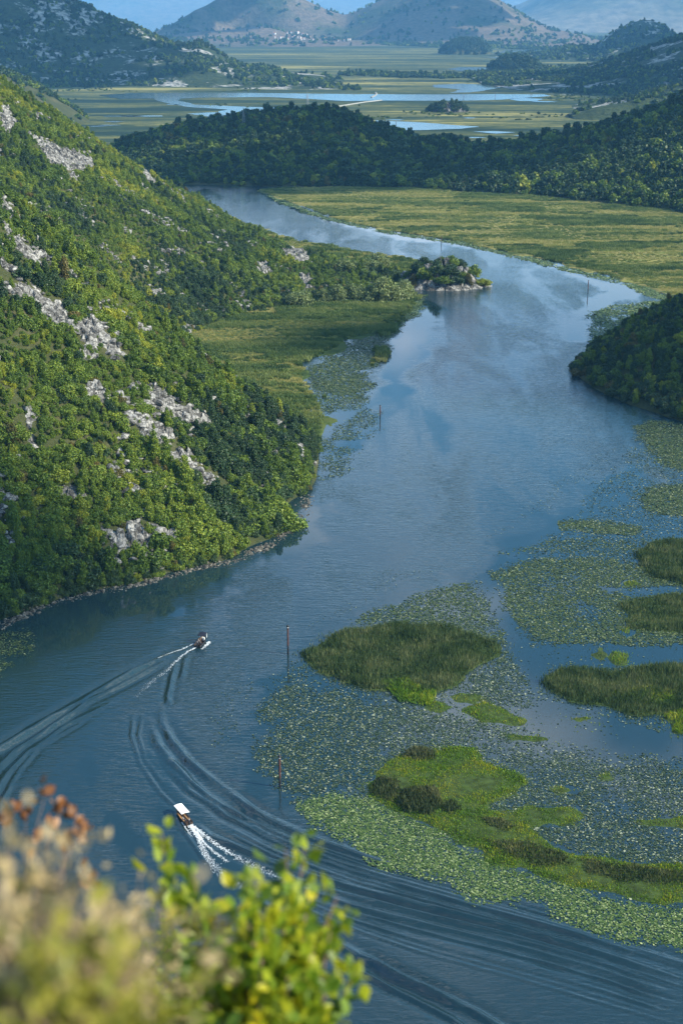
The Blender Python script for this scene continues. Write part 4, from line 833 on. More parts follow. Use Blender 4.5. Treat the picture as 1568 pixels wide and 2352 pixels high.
# pylons
def pylon(h, loc, rz, lab):
    t = bpy.data.objects.new('transmission_pylon', None); C.objects.link(t); t.location = loc; t.rotation_euler = (0, 0, rz); tag(t, lab, 'pylon', 'steel pylons')
    b, k = h * 0.09, h * 0.018; rb = h * 0.0045; top = h * 0.78
    for sx_ in (-1, 1):
        for sy_ in (-1, 1): MB().tube([(sx_ * b, sy_ * b, 0), (sx_ * k, sy_ * k, top)], rb, 4).build('leg', M['steel'], t)
    mb = MB(); n = 8
    for i in range(n):
        f0, f1 = i / n, (i + 1) / n; w0, w1 = b + (k - b) * f0, b + (k - b) * f1
        for s_ in (-1, 1):
            mb.tube([(-w0, s_ * w0, f0 * top), (w1, s_ * w1, f1 * top)], rb * 0.6, 3); mb.tube([(w0, s_ * w0, f0 * top), (-w1, s_ * w1, f1 * top)], rb * 0.6, 3)
            mb.tube([(s_ * w0, -w0, f0 * top), (s_ * w1, w1, f1 * top)], rb * 0.6, 3); mb.tube([(s_ * w0, w0, f0 * top), (s_ * w1, -w1, f1 * top)], rb * 0.6, 3)
    mb.build('lattice', M['steel'], t); MB().tube([(0, 0, top * 0.98), (0, 0, h)], [rb * 1.8, rb], 4).build('peak', M['steel'], t)
    for zf, wf in ((0.78, 0.10), (0.68, 0.13), (0.58, 0.10)): MB().tube([(-h * wf, 0, h * zf), (0, 0, h * zf + h * 0.02), (h * wf, 0, h * zf)], rb * 1.1, 4).build('crossarm', M['steel'], t)
x, y, z = hit(560, 294, mid_h, 1000, 1500); pylon((294 - 247) / F * y * 1.03, (x, y, z - 1), 0.4, 'grey lattice pylon standing on the dark wooded hill')
x, y = at(706, 252, 0.3); pylon((252 - 212) / F * y * 1.03, (float(x), float(y), 0.2), 0.5, 'faint lattice pylon on the plain behind the hill')

# ------------------------------------------------------------------ the river, with the boats' waves
def G(px): return gpoly(px)
LINES = [  # crest line in the picture, height, half width (m)
    ([(436, 1484), (306, 1541), (214, 1594), (109, 1653), (0, 1718), (-200, 1830)], 0.26, 1.3),
    ([(420, 1496), (300, 1562), (200, 1612), (100, 1682), (35, 1724), (0, 1756), (-150, 1890)], 0.26, 1.2),
    ([(260, 1612), (150, 1667), (66, 1724), (20, 1772), (0, 1804), (-80, 1920)], 0.24, 1.1),
    ([(210, 1645), (90, 1715), (45, 1766), (10, 1830), (-20, 1900)], 0.16, 0.9),
    ([(430, 1505), (424, 1522), (416, 1560)], 0.18, 0.9), ([(404, 1520), (394, 1560), (386, 1600), (388, 1622)], 0.18, 0.9),
    ([(380, 1605), (372, 1632), (373, 1660), (394, 1698), (437, 1750), (503, 1802), (590, 1866), (700, 1917), (850, 1968), (1050, 2026), (1300, 2100), (1568, 2185), (1700, 2230)], 0.21, 1.2),
    ([(352, 1650), (354, 1672), (363, 1706), (394, 1750), (437, 1795), (503, 1847), (590, 1896), (720, 1952), (900, 2012), (1100, 2067), (1300, 2127), (1568, 2215), (1700, 2260)], 0.22, 1.3),
    ([(363, 1724), (380, 1758), (437, 1815), (525, 1876), (620, 1922), (760, 1978), (930, 2032), (1130, 2088), (1330, 2146), (1568, 2232)], 0.20, 1.0),
    ([(306, 1636), (302, 1688), (324, 1757), (372, 1823), (408, 1858)], 0.06, 0.6), ([(330, 1630), (318, 1690), (335, 1745), (380, 1805)], 0.04, 0.6),
    ([(446, 1889), (482, 1919), (555, 1952), (621, 1979), (704, 2009), (820, 2040), (950, 2076), (1150, 2125), (1350, 2180), (1568, 2248)], 0.32, 1.1),
    ([(500, 1945), (600, 1985), (700, 2024), (820, 2060), (960, 2098), (1160, 2145), (1360, 2202), (1568, 2268)], 0.26, 1.0),
    ([(600, 2000), (700, 2040), (820, 2080), (970, 2120), (1180, 2170), (1400, 2232), (1568, 2290)], 0.20, 0.9),
    ([(560, 2050), (674, 2118), (737, 2154), (790, 2176), (934, 2252), (1084, 2322), (1200, 2390)], 0.34, 1.2),
    ([(640, 2130), (740, 2182), (900, 2270), (1040, 2342), (1120, 2400)], 0.18, 0.9),
    ([(520, 1932), (600, 1966), (704, 1998), (820, 2028), (950, 2062), (1150, 2112), (1350, 2168), (1568, 2236)], 0.14, 0.7), ([(640, 2006), (760, 2052), (960, 2110), (1180, 2160), (1400, 2222), (1568, 2280)], 0.12, 0.6), ([(700, 2062), (850, 2108), (1000, 2146), (1200, 2194), (1400, 2256), (1568, 2316)], 0.10, 0.6),
    ([(760, 2098), (900, 2140), (1050, 2180), (1250, 2232), (1450, 2296), (1568, 2340)], 0.07, 0.6), ([(420, 1775), (480, 1830), (570, 1882), (700, 1934), (880, 1990), (1080, 2044), (1300, 2112), (1568, 2200)], 0.12, 0.7),
    ([(404, 1866), (420, 1905), (446, 1940), (480, 1990)], 0.08, 0.5),
]
def between(A, B, n, amp, w):
    us = np.linspace(max(A[0][0], B[0][0]), 1600, 12); a = np.interp(us, [p[0] for p in A], [p[1] for p in A]); b = np.interp(us, [p[0] for p in B], [p[1] for p in B])
    return [([(float(u), float(x + (y - x) * (i + 0.5) / n)) for u, x, y in zip(us, a, b)], amp * (0.6 + 0.8 * ((i * 7) % 5) / 4), w * (0.8 + 0.1 * ((i * 3) % 5))) for i in range(n)]
LA = [(503, 1802), (590, 1866), (700, 1917), (850, 1968), (1050, 2026), (1300, 2100), (1600, 2195)]; LB = [(520, 1955), (640, 2006), (760, 2052), (960, 2110), (1180, 2160), (1400, 2222), (1600, 2290)]; LC = [(560, 2020), (760, 2118), (900, 2172), (1050, 2216), (1250, 2272), (1450, 2330), (1600, 2372)]
LINES += between(LA, LB, 11, 0.09, 0.5) + between(LB, LC, 7, 0.05, 0.5) + between([(20, 1775), (100, 1712), (260, 1632), (320, 1600)], [(10, 1850), (100, 1760), (260, 1660), (330, 1615)], 4, 0.05, 0.5)[:0]
LILY = [(660, 1545), (640, 1810), (700, 1862), (760, 1932), (880, 1990), (1000, 2032), (1100, 2062), (1240, 2088), (1262, 2112), (1350, 2150), (1568, 2195), (1760, 2260), (1900, 1900), (1600, 1400), (1000, 1340)]
LINES_G = [(G(p), a, w) for p, a, w in LINES]
CALM = [([(0, 1445), (100, 1398), (200, 1370), (320, 1348), (420, 1320), (540, 1292), (620, 1255), (688, 1210), (705, 1150), (735, 1160), (742, 1215), (690, 1275), (600, 1330), (480, 1385), (340, 1430), (200, 1475), (80, 1540), (-60, 1620), (-100, 1500)], 10.0),
        ([(262, 1630), (227, 1678), (210, 1748), (219, 1810), (245, 1845), (284, 1897), (330, 1950), (300, 1950), (245, 1890), (208, 1830), (196, 1748), (205, 1690), (240, 1640)], 2.0),
        ([(985, 690), (1015, 700), (1000, 770), (965, 830), (935, 880), (945, 940), (900, 950), (880, 900), (870, 850), (905, 790), (930, 730)], 5.0),
        ([(1210, 590), (1330, 630), (1440, 655), (1480, 670), (1420, 700), (1350, 720), (1340, 785), (1305, 775), (1310, 725), (1370, 670), (1300, 630)], 6.0),
        ([(600, 440), (760, 500), (900, 530), (1060, 553), (1200, 585), (1330, 625), (1250, 605), (1100, 575), (900, 548), (740, 510), (640, 470)], 5.0),
        ([(720, 940), (850, 930), (860, 1010), (760, 1090), (715, 1100)], 4.0),
        ([(1250, 1220), (1420, 1060), (1500, 1050), (1568, 1200), (1568, 1960), (1100, 1760), (640, 1850), (560, 1640), (640, 1540), (760, 1440), (1000, 1320), (1120, 1250)], 8.0)]
rowv = np.concatenate([np.arange(2700, 2400, -12), np.arange(2400, 1400, -1.6), np.arange(1400, 420, -5.0)]); yr = at(0 * rowv + CX, rowv)[1]
yr = np.concatenate([[-400, -100, 20, 60, 95], yr[yr > 100], [1400, 2000, 3200, 5000, 8000, 14000, 22000, 34000]])
colt = np.concatenate([np.linspace(-4, -0.45, 10), np.linspace(-0.40, 0.40, 640), np.linspace(0.45, 4, 10)])
Y = np.repeat(yr[:, None], len(colt), 1); X = colt[None, :] * np.maximum(np.abs(Y), 120) * 0.9
near = (Y > 110) & (Y < 345) & (np.abs(colt)[None, :] < 0.41); xn, yn = X[near], Y[near]; zn = np.zeros(len(xn))
for g, a, w in LINES_G:
    gx = [p[0] for p in g]; gy = [p[1] for p in g]; m = (xn > min(gx) - 8) & (xn < max(gx) + 8) & (yn > min(gy) - 8) & (yn < max(gy) + 8)
    d, t, sg = polydist(xn[m], yn[m], g); q = (d * sg + 0.35 * fbm(xn[m] / 6, yn[m] / 6, 3, 77)) / (w * 0.68)
    zn[m] += 2.05 * a * (1 - q * q) * np.exp(-q * q / 2) * np.clip(t / 0.15, 0, 1) * np.clip((1 - t) / 0.10, 0, 1) * (0.75 + 1.5 * fbm(xn[m] / 7, yn[m] / 7, 3, 78))
gl = G(LILY); dl, _, _ = polydist(xn, yn, gl, True); dl = np.where(inpoly(xn, yn, gl), dl, -dl); zn *= np.clip(0.6 - dl / 4, 0.06, 1)
Z = np.zeros(X.shape); Z[near] = zn
calm = np.zeros(X.shape); mid = (Y > 110) & (Y < 1300) & (np.abs(colt)[None, :] < 0.41); xm, ym = X[mid], Y[mid]; cm = np.zeros(len(xm))
for p, w in CALM:
    g = G(p); d, _, _ = polydist(xm, ym, g, True); d = np.where(inpoly(xm, ym, g), d, -d) + fbm(xm / 12, ym / 12, 4, 83) * w * 3; cm = np.maximum(cm, np.clip(0.5 + d / w, 0, 1))
calm[mid] = cm
Xr, Yr, Zr = X, Y, Z
tag(grid_object('river', X, Y, Z, M['water'], None, True, {'calm': calm}), 'blue river winding between wooded hills with boat wakes', 'river', kind='structure')
def river_z(x, y):
    """height of the water surface with its waves"""
    z = np.zeros(np.shape(x))
    for g, a, w in LINES_G:
        d, t, sg = polydist(x, y, g); q = d * sg / (w * 0.68); z = z + 2.05 * a * (1 - q * q) * np.exp(-q * q / 2) * np.clip(t / 0.15, 0, 1) * np.clip((1 - t) / 0.10, 0, 1) * 0.75
    return z

# foam of the two wakes: many flecks on the water
def foam(name, strips, label, seed):
    r = np.random.default_rng(seed); Vs = []; n0 = 0
    for px, n, w0, w1, s0, s1 in strips:
        g = np.array(G(px)); L = np.r_[0, np.cumsum(np.hypot(*np.diff(g, axis=0).T))]; t = r.uniform(0, 1, n) ** 1.5; tt = t * L[-1]
        x = np.interp(tt, L, g[:, 0]); y = np.interp(tt, L, g[:, 1]); w = w0 + (w1 - w0) * t; x = x + r.normal(0, 1, n) * w; y = y + r.normal(0, 1, n) * w
        s = (s0 + (s1 - s0) * t) * r.uniform(0.5, 1.4, n); z = river_z(x, y) + 0.05 + r.uniform(0, 0.12, n) * (1 - t); th = r.uniform(0, 6.28, n)
        k = 6; an = th[:, None] + np.arange(k)[None, :] * 2 * math.pi / k; rad = s[:, None] * r.uniform(0.6, 1.2, (n, k))
        Vs.append(np.stack([x[:, None] + np.cos(an) * rad, y[:, None] + np.sin(an) * rad, np.repeat(z[:, None], k, 1)], -1).reshape(-1, 3))
    V = np.concatenate(Vs); o = link(name, np_mesh(name, V, np.arange(len(V)).reshape(-1, 6), [M['foam']])); return tag(o, label, 'foam', kind='stuff')
foam('wake_foam', [([(435, 1896), (451, 1915), (460, 1933), (471, 1962), (485, 1981), (507, 2004), (532, 2021), (565, 2044)], 1100, 0.08, 0.70, 0.09, 0.035),
                   ([(438, 1896), (451, 1904), (468, 1918), (485, 1931), (507, 1945), (530, 1961), (549, 1972), (620, 2005), (690, 2042)], 1000, 0.08, 0.6, 0.09, 0.035),
                   ([(452, 1912), (469, 1936), (496, 1961), (526, 1981)], 500, 0.08, 0.2, 0.08, 0.05), ([(437, 1896), (446, 1905), (462, 1925)], 500, 0.2, 0.45, 0.10, 0.05),
                   ([(418, 1890), (430, 1906), (442, 1922)], 160, 0.06, 0.15, 0.07, 0.04)], 'white foam trail behind the white roofed boat', 601)
foam('wake_foam', [([(450, 1488), (432, 1497), (415, 1509), (385, 1539), (350, 1566), (310, 1602)], 520, 0.10, 0.38, 0.09, 0.03), ([(444, 1480), (418, 1493), (380, 1506), (308, 1540)], 260, 0.08, 0.2, 0.08, 0.04),
                   ([(480, 1476), (474, 1482), (464, 1492)], 180, 0.22, 0.12, 0.12, 0.06)], 'white foam trail behind the dark roofed boat', 602)

# ------------------------------------------------------------------ lily pads, reed islands and grass islets
PADMUL = 2.1
def pads(name, zones, mat, label, seed):
    r = np.random.default_rng(seed); Vs = []
    for px, dens, s0, s1, clump, csz in zones:
        g = G(px); gx = [p[0] for p in g]; gy = [p[1] for p in g]; n = int(dens * PADMUL * (max(gx) - min(gx)) * (max(gy) - min(gy)))
        x = r.uniform(min(gx), max(gx), n); y = r.uniform(min(gy), max(gy), n); e, _, _ = polydist(x, y, g, True); ins = inpoly(x, y, g)
        e = np.where(ins, e, -e) + fbm(x / 7, y / 9, 5, seed + 3, 0.6) * 9
        k = (e > r.uniform(-0.5, 3.0, n)) & (fbm(x / csz, y / (csz * 1.3), 4, seed) + 0.5 + np.clip(e / 30, 0, 0.08) > clump - 0.13 + r.uniform(0, 0.26, n)); x, y = x[k], y[k]
        k = np.ones(len(x), bool)
        for q in ISL: k &= ~inpoly(x, y, q)
        for q in OPEN: k &= ~inpoly(x + fbm(x / 3, y / 3, 3, 7) * 4, y + fbm(x / 3, y / 3, 3, 8) * 5, q) | (r.uniform(0, 1, len(x)) < 0.06)
        x, y = x[k], y[k]; n = len(x); s = s0 * 0.62 + (s1 - s0) * 0.62 * r.uniform(0, 1, n) ** 2 * 1.6; z = 0.03 + r.uniform(0, 0.06, n); a0 = r.uniform(0, 6.28, n); c = 7; an = a0[:, None] + np.arange(c)[None, :] * 2 * math.pi / c
        tl = r.normal(0, 0.16, (2, n)); rad = s[:, None] * r.uniform(0.85, 1.1, (n, c)); px_, py_ = np.cos(an) * rad, np.sin(an) * rad
        Vs.append(np.stack([x[:, None] + px_, y[:, None] + py_, z[:, None] + px_ * tl[0][:, None] + py_ * tl[1][:, None] + 0.02], -1).reshape(-1, 3))
    V = np.concatenate(Vs); o = link(name, np_mesh(name, V, np.arange(len(V)).reshape(-1, 7), [mat])); return tag(o, label, 'lily pads', kind='stuff')
R1 = [(690, 1500), (735, 1475), (800, 1450), (900, 1435), (1000, 1438), (1100, 1458), (1158, 1480), (1150, 1510), (1090, 1540), (1040, 1580), (960, 1600), (880, 1590), (800, 1572), (730, 1545)]
R2 = [(1453, 1275), (1490, 1250), (1568, 1240), (1700, 1240), (1700, 1360), (1568, 1345), (1500, 1325)]
R3 = [(1425, 1395), (1480, 1372), (1568, 1362), (1700, 1360), (1700, 1470), (1560, 1455), (1450, 1440)]
R4 = [(1255, 1565), (1285, 1542), (1400, 1545), (1500, 1530), (1568, 1525), (1700, 1520), (1700, 1640), (1568, 1640), (1440, 1645), (1390, 1625), (1310, 1612), (1268, 1595)]
G1 = [(845, 1800), (880, 1752), (920, 1735), (1000, 1728), (1050, 1708), (1085, 1715), (1105, 1748), (1180, 1775), (1212, 1800), (1180, 1820), (1130, 1838), (1120, 1860), (1180, 1875), (1220, 1852), (1330, 1852), (1338, 1875), (1290, 1902), (1200, 1895), (1250, 1925), (1330, 1960), (1440, 1975), (1568, 1990), (1700, 2000), (1700, 2100), (1568, 2078), (1450, 2062), (1330, 2036), (1240, 2015), (1150, 1988), (1085, 1950), (1030, 1915), (950, 1885), (890, 1858), (850, 1830)]
SMALL = [([(965, 1625), (1000, 1612), (1032, 1625), (1005, 1640)], 'small bright moss mat left of the pair below the reed island'), ([(1028, 1600), (1060, 1588), (1108, 1600), (1090, 1618), (1040, 1616)], 'olive moss mat under the reed island tip'),
         ([(1070, 1632), (1110, 1612), (1140, 1622), (1196, 1652), (1170, 1668), (1110, 1660)], 'bright double moss mat right of the reed island'), ([(1165, 1690), (1215, 1684), (1264, 1698), (1230, 1706), (1180, 1702)], 'thin moss strip above the long grass islet'),
         ([(1275, 1812), (1300, 1803), (1342, 1812), (1325, 1824), (1285, 1822)], 'little moss mat right of the long grass islet'), ([(1376, 1782), (1395, 1774), (1402, 1790), (1384, 1794)], 'tiny green tussock among sparse pads'),
         ([(1466, 1885), (1510, 1876), (1568, 1880), (1620, 1890), (1568, 1904), (1490, 1900)], 'moss mat at the right edge among grey pads'), ([(1418, 1452), (1440, 1440), (1462, 1455), (1440, 1466)], 'small green tussock above the blue channel'),
         ([(1396, 1510), (1410, 1494), (1436, 1505), (1428, 1524), (1405, 1522)], 'green tussock beside the blue channel'), ([(1366, 1505), (1380, 1488), (1392, 1505), (1380, 1516)], 'narrow dark tussock left of its neighbour by the channel'),
         ([(1300, 1650), (1340, 1640), (1376, 1652), (1330, 1662)], 'flat olive mat in the blue pool'), ([(1520, 1640), (1600, 1628), (1620, 1690), (1540, 1690)], 'ragged green mat at the right edge by the pool'), ([(1420, 1340), (1440, 1330), (1460, 1342), (1436, 1350)], 'low tussock between the two right hand reed beds')]
ISL = [G(p) for p in (R1, R2, R3, R4, G1)] + [G(p) for p, _ in SMALL]
OPEN = [G(p) for p in ([(1085, 1300), (1125, 1318), (1165, 1415), (1215, 1485), (1262, 1560), (1240, 1600), (1180, 1505), (1140, 1420), (1105, 1345)],
    [(1205, 1488), (1300, 1478), (1400, 1484), (1480, 1488), (1568, 1482), (1700, 1480), (1700, 1530), (1500, 1524), (1400, 1535), (1290, 1534), (1240, 1540)],
    [(1205, 1640), (1262, 1606), (1330, 1625), (1420, 1655), (1520, 1680), (1700, 1690), (1700, 1770), (1540, 1745), (1420, 1732), (1290, 1705), (1230, 1680)],
    [(640, 1530), (690, 1460), (800, 1410), (960, 1345), (1080, 1312), (1100, 1330), (960, 1362), (860, 1400), (780, 1440), (700, 1490)], [(1370, 1345), (1440, 1352), (1568, 1345), (1568, 1362), (1430, 1372)], [(480, 1720), (560, 1700), (600, 1780), (640, 1850), (560, 1810)])]
pads('lily_pads', [([(680, 1846), (760, 1812), (850, 1826), (900, 1856), (960, 1884), (1040, 1916), (1090, 1950), (1160, 1990), (1260, 2018), (1400, 2048), (1568, 2074), (1750, 2100), (1750, 2260), (1568, 2195), (1450, 2165), (1350, 2150), (1262, 2112), (1240, 2088), (1100, 2062), (1000, 2032), (880, 1990), (760, 1932)], 12.0, 0.15, 0.29, 0.20, 9)], M['pad_bright'], 'bright green lily pad carpet along the boat waves', 701)
pads('lily_pads', [([(660, 1545), (760, 1590), (950, 1625), (1180, 1660), (1250, 1720), (1400, 1740), (1568, 1760), (1750, 1780), (1750, 2060), (1400, 2000), (1150, 1950), (900, 1860), (780, 1815), (680, 1845), (640, 1800), (580, 1745), (578, 1690), (600, 1600)], 6.0, 0.12, 0.25, 0.38, 7),
                   ([(1150, 1480), (1200, 1540), (1240, 1600), (1230, 1650), (1100, 1620), (1050, 1590), (1110, 1540)], 4.6, 0.16, 0.30, 0.34, 7),
                   ([(1260, 1600), (1400, 1650), (1500, 1690), (1380, 1700), (1280, 1660)], 3.5, 0.2, 0.35, 0.50, 5)], M['pad_grey'], 'sparse grey green lily pads around the reed islands', 702)
pads('lily_pads', [([(1122, 1320), (1200, 1288), (1350, 1272), (1500, 1300), (1600, 1340), (1700, 1480), (1568, 1495), (1440, 1488), (1300, 1490), (1215, 1478), (1170, 1420), (1140, 1365)], 5.5, 0.20, 0.36, 0.34, 8),
                   ([(790, 1432), (870, 1390), (960, 1360), (1080, 1333), (1112, 1362), (1172, 1482), (1150, 1500), (1000, 1442), (900, 1432)], 4.5, 0.18, 0.34, 0.40, 8),
                   ([(1278, 1200), (1330, 1188), (1480, 1208), (1455, 1230), (1300, 1218)], 6.5, 0.25, 0.4, 0.22, 8), ([(1130, 1272), (1250, 1240), (1480, 1232), (1640, 1250), (1500, 1290), (1300, 1272)], 2.6, 0.18, 0.34, 0.46, 6),
                   ([(1445, 975), (1520, 965), (1700, 1000), (1700, 1110), (1568, 1085), (1500, 1070), (1480, 1020)], 5.5, 0.28, 0.45, 0.30, 9), ([(1450, 1130), (1568, 1105), (1700, 1110), (1700, 1215), (1568, 1190), (1490, 1180)], 5.0, 0.28, 0.45, 0.36, 9),
                   ([(1200, 1500), (1400, 1500), (1580, 1530), (1400, 1545), (1260, 1535)], 3.5, 0.2, 0.35, 0.52, 4)], M['pad_green'], 'dense olive lily pads in the upper part of the lily field', 703)
pads('lily_pads', [([(1350, 715), (1400, 702), (1480, 690), (1600, 690), (1480, 740), (1420, 790), (1365, 812), (1345, 770)], 2.2, 0.4, 0.7, 0.40, 8), ([(600, 440), (640, 454), (760, 500), (900, 531), (1060, 555), (1200, 586), (1350, 622), (1480, 656), (1470, 668), (1340, 634), (1190, 596), (1050, 562), (890, 538), (750, 507), (630, 462)], 1.6, 0.45, 0.8, 0.42, 10), ([(1430, 655), (1568, 665), (1700, 690), (1560, 700), (1480, 680)], 2.2, 0.4, 0.7, 0.30, 8)], M['pad_bright'], 'lily pads fringing the far right bank before the headland', 704)
pads('lily_pads', [([(760, 800), (890, 742), (960, 692), (985, 678), (960, 720), (912, 765), (890, 800), (880, 832), (840, 850), (855, 890), (830, 925), (790, 910), (720, 900), (690, 860)], 3.2, 0.3, 0.5, 0.36, 8)], M['pad_green'], 'green lily pads fringing the reed meadow', 705)
pads('lily_pads', [([(840, 750), (900, 735), (930, 705), (985, 676), (965, 715), (915, 762), (880, 785)], 3.5, 0.3, 0.5, 0.25, 8)], M['pad_bright'], 'brighter lily pads below the willows and the islet', 710)
pads('lily_pads', [([(725, 1010), (790, 960), (835, 935), (880, 945), (868, 985), (850, 1010), (830, 1035), (790, 1090), (740, 1110), (712, 1105)], 2.4, 0.22, 0.38, 0.50, 6), ([(700, 880), (850, 850), (860, 900), (835, 935), (740, 960)], 2.6, 0.25, 0.45, 0.44, 6)], M['pad_green'], 'scattered lily pads off the point of the near spur', 706)
pads('lily_pads', [([(-60, 1480), (0, 1450), (60, 1442), (92, 1462), (70, 1510), (0, 1580), (-60, 1600)], 5.0, 0.18, 0.32, 0.36, 4)], M['pad_green'], 'dark lily pads at the left edge below the shore', 707)
pads('lily_pads', [([(470, 1700), (500, 1600), (560, 1560), (640, 1540), (600, 1590), (560, 1680), (590, 1780), (640, 1840), (560, 1800)], 1.3, 0.10, 0.2, 0.52, 5), ([(880, 1300), (1010, 1312), (870, 1378), (740, 1440), (640, 1500), (700, 1440)], 0.9, 0.10, 0.2, 0.5, 5),
                   ([(1100, 1240), (1250, 1120), (1400, 1010), (1440, 1030), (1340, 1120), (1200, 1220)], 0.7, 0.10, 0.22, 0.5, 6)], M['pad_grey'], 'thin scatter of young pads drifting at the edge of the lily field', 708)
pads('lily_pads', [([(620, 1560), (800, 1440), (1000, 1330), (1130, 1300), (1260, 1230), (1400, 1080), (1460, 990), (1700, 1000), (1700, 2120), (1300, 2040), (900, 1880), (640, 1810), (560, 1700)], 2.0, 0.12, 0.30, 0.44, 5)], M['pad_grey'], 'loose lily pads drifting in the open pools of the lily field', 709)
def isle(name, px, mat, dens, h, w, label, cat, seed, patches=(), base=0.12):
    lean = 0.85 if mat == M['blade_moss'] else 0.4
    g = G(px); gx = [p[0] for p in g]; gy = [p[1] for p in g]; r = np.random.default_rng(seed)
    X, Y = np.meshgrid(np.arange(min(gx) - 3, max(gx) + 3, 0.6), np.arange(min(gy) - 3, max(gy) + 3, 0.6)); d, _, _ = polydist(X, Y, g, True); d = np.where(inpoly(X, Y, g), d, -d) + fbm(X / 6, Y / 6, 4, seed) * 4.5
    Z = np.clip(d * 0.10, -0.3, base + 0.12) ; o = grid_object(name, X, Y, Z, M['mud'], Z > -0.05); tag(o, label, cat)
    n = int(dens * (max(gx) - min(gx)) * (max(gy) - min(gy))); x = r.uniform(min(gx) - 2, max(gx) + 2, n); y = r.uniform(min(gy) - 2, max(gy) + 2, n); e, _, _ = polydist(x, y, g, True); e = np.where(inpoly(x, y, g), e, -e) + fbm(x / 6, y / 6, 4, seed) * 4.5
    k = e > np.where(r.uniform(0, 1, n) < 0.22, r.uniform(-3.2, 0.6, n), r.uniform(-0.5, 1.2, n)); x, y, e = x[k], y[k], e[k]; hh = h * (0.45 + 0.6 * vnoise(x / 2.2, y / 2.2, seed + 2) + 0.7 * vnoise(x / 8, y / 8, seed + 4)) * r.uniform(0.7, 1.15, len(x)) * np.clip(0.45 + e / 2.5, 0.35, 1)
    V, Fc = blade_geo(x, y, 0 * x, hh, w * r.uniform(0.7, 1.4, len(x)), r, lean); b = link('grass_blades', np_mesh('grass_blades', V, Fc, [mat]), o); b['kind'] = 'stuff'
    for (pp, pm, ph, pd, pn) in patches:
        q = G(pp); qx = [p[0] for p in q]; qy = [p[1] for p in q]; n = int(pd * (max(qx) - min(qx)) * (max(qy) - min(qy))); x = r.uniform(min(qx), max(qx), n); y = r.uniform(min(qy), max(qy), n)
        e, _, _ = polydist(x, y, q, True); e = np.where(inpoly(x, y, q), e, -e) + fbm(x / 4, y / 4, 3, seed + 5) * 2; k = e > 0; x, y, e = x[k], y[k], e[k]
        V, Fc = blade_geo(x, y, 0 * x + 0.1, ph * r.uniform(0.6, 1.1, len(x)) * np.clip(0.4 + e / 2, 0.4, 1), w * 1.3 * r.uniform(0.7, 1.4, len(x)), r, 1.2 if pm == 'blade_moss' else 0.45); b = link(pn, np_mesh(pn, V, Fc, [M[pm]]), o); b['kind'] = 'stuff'
    return o
isle('reed_island', R1, M['blade_reed'], 26, 1.35, 0.13, 'largest oval reed island in the middle of the lily field', 'reed island', 801, [([(870, 1570), (930, 1560), (1000, 1590), (985, 1622), (920, 1612)], 'blade_moss', 1.0, 22, 'grass_fringe')])
isle('reed_island', R2, M['blade_reed'], 24, 1.35, 0.14, 'dark reed island at the right edge, topmost of three', 'reed island', 802)
isle('reed_island', R3, M['blade_reed'], 24, 1.2, 0.14, 'reed island at the right edge under the topmost one', 'reed island', 803)
isle('reed_island', R4, M['blade_reed'], 26, 1.35, 0.13, 'dark reed island with a pale green middle beside the blue channel', 'reed island', 804, [([(1400, 1590), (1480, 1575), (1560, 1590), (1540, 1625), (1420, 1618)], 'blade_moss', 0.9, 20, 'grass_fringe')])
isle('grass_islet', G1, M['blade_moss'], 34, 0.46, 0.13, 'long bright green grass islet with brown bushes, trailing to the right', 'grass islet', 805,
     [([(845, 1805), (870, 1780), (915, 1790), (930, 1830), (900, 1850), (855, 1830)], 'blade_brown', 1.3, 20, 'brown_sedge'), ([(905, 1850), (925, 1815), (1000, 1808), (1015, 1845), (985, 1875), (930, 1868)], 'blade_brown', 1.7, 24, 'brown_sedge'), ([(915, 1740), (940, 1715), (985, 1722), (1000, 1745), (950, 1752)], 'blade_brown', 1.4, 22, 'brown_sedge'),
      ([(1010, 1855), (1040, 1838), (1060, 1862), (1035, 1880)], 'blade_brown', 1.2, 22, 'brown_sedge'), ([(1080, 1870), (1150, 1880), (1200, 1905), (1160, 1915), (1100, 1895)], 'blade_brown', 0.9, 22, 'brown_sedge'), ([(1090, 1925), (1180, 1930), (1290, 1960), (1330, 1990), (1250, 1995), (1150, 1970)], 'blade_brown', 0.9, 20, 'brown_sedge'),
      ([(1330, 1975), (1450, 1990), (1600, 2005), (1600, 2040), (1450, 2035), (1340, 2010)], 'blade_brown', 0.9, 20, 'brown_sedge')])
for i, (p, lab) in enumerate(SMALL): isle('moss_mat', p, M['blade_moss'] if i not in (9,) else M['blade_reed'], 26, 0.5 if i < 7 else 0.9, 0.13, lab, 'moss mat', 820 + i)

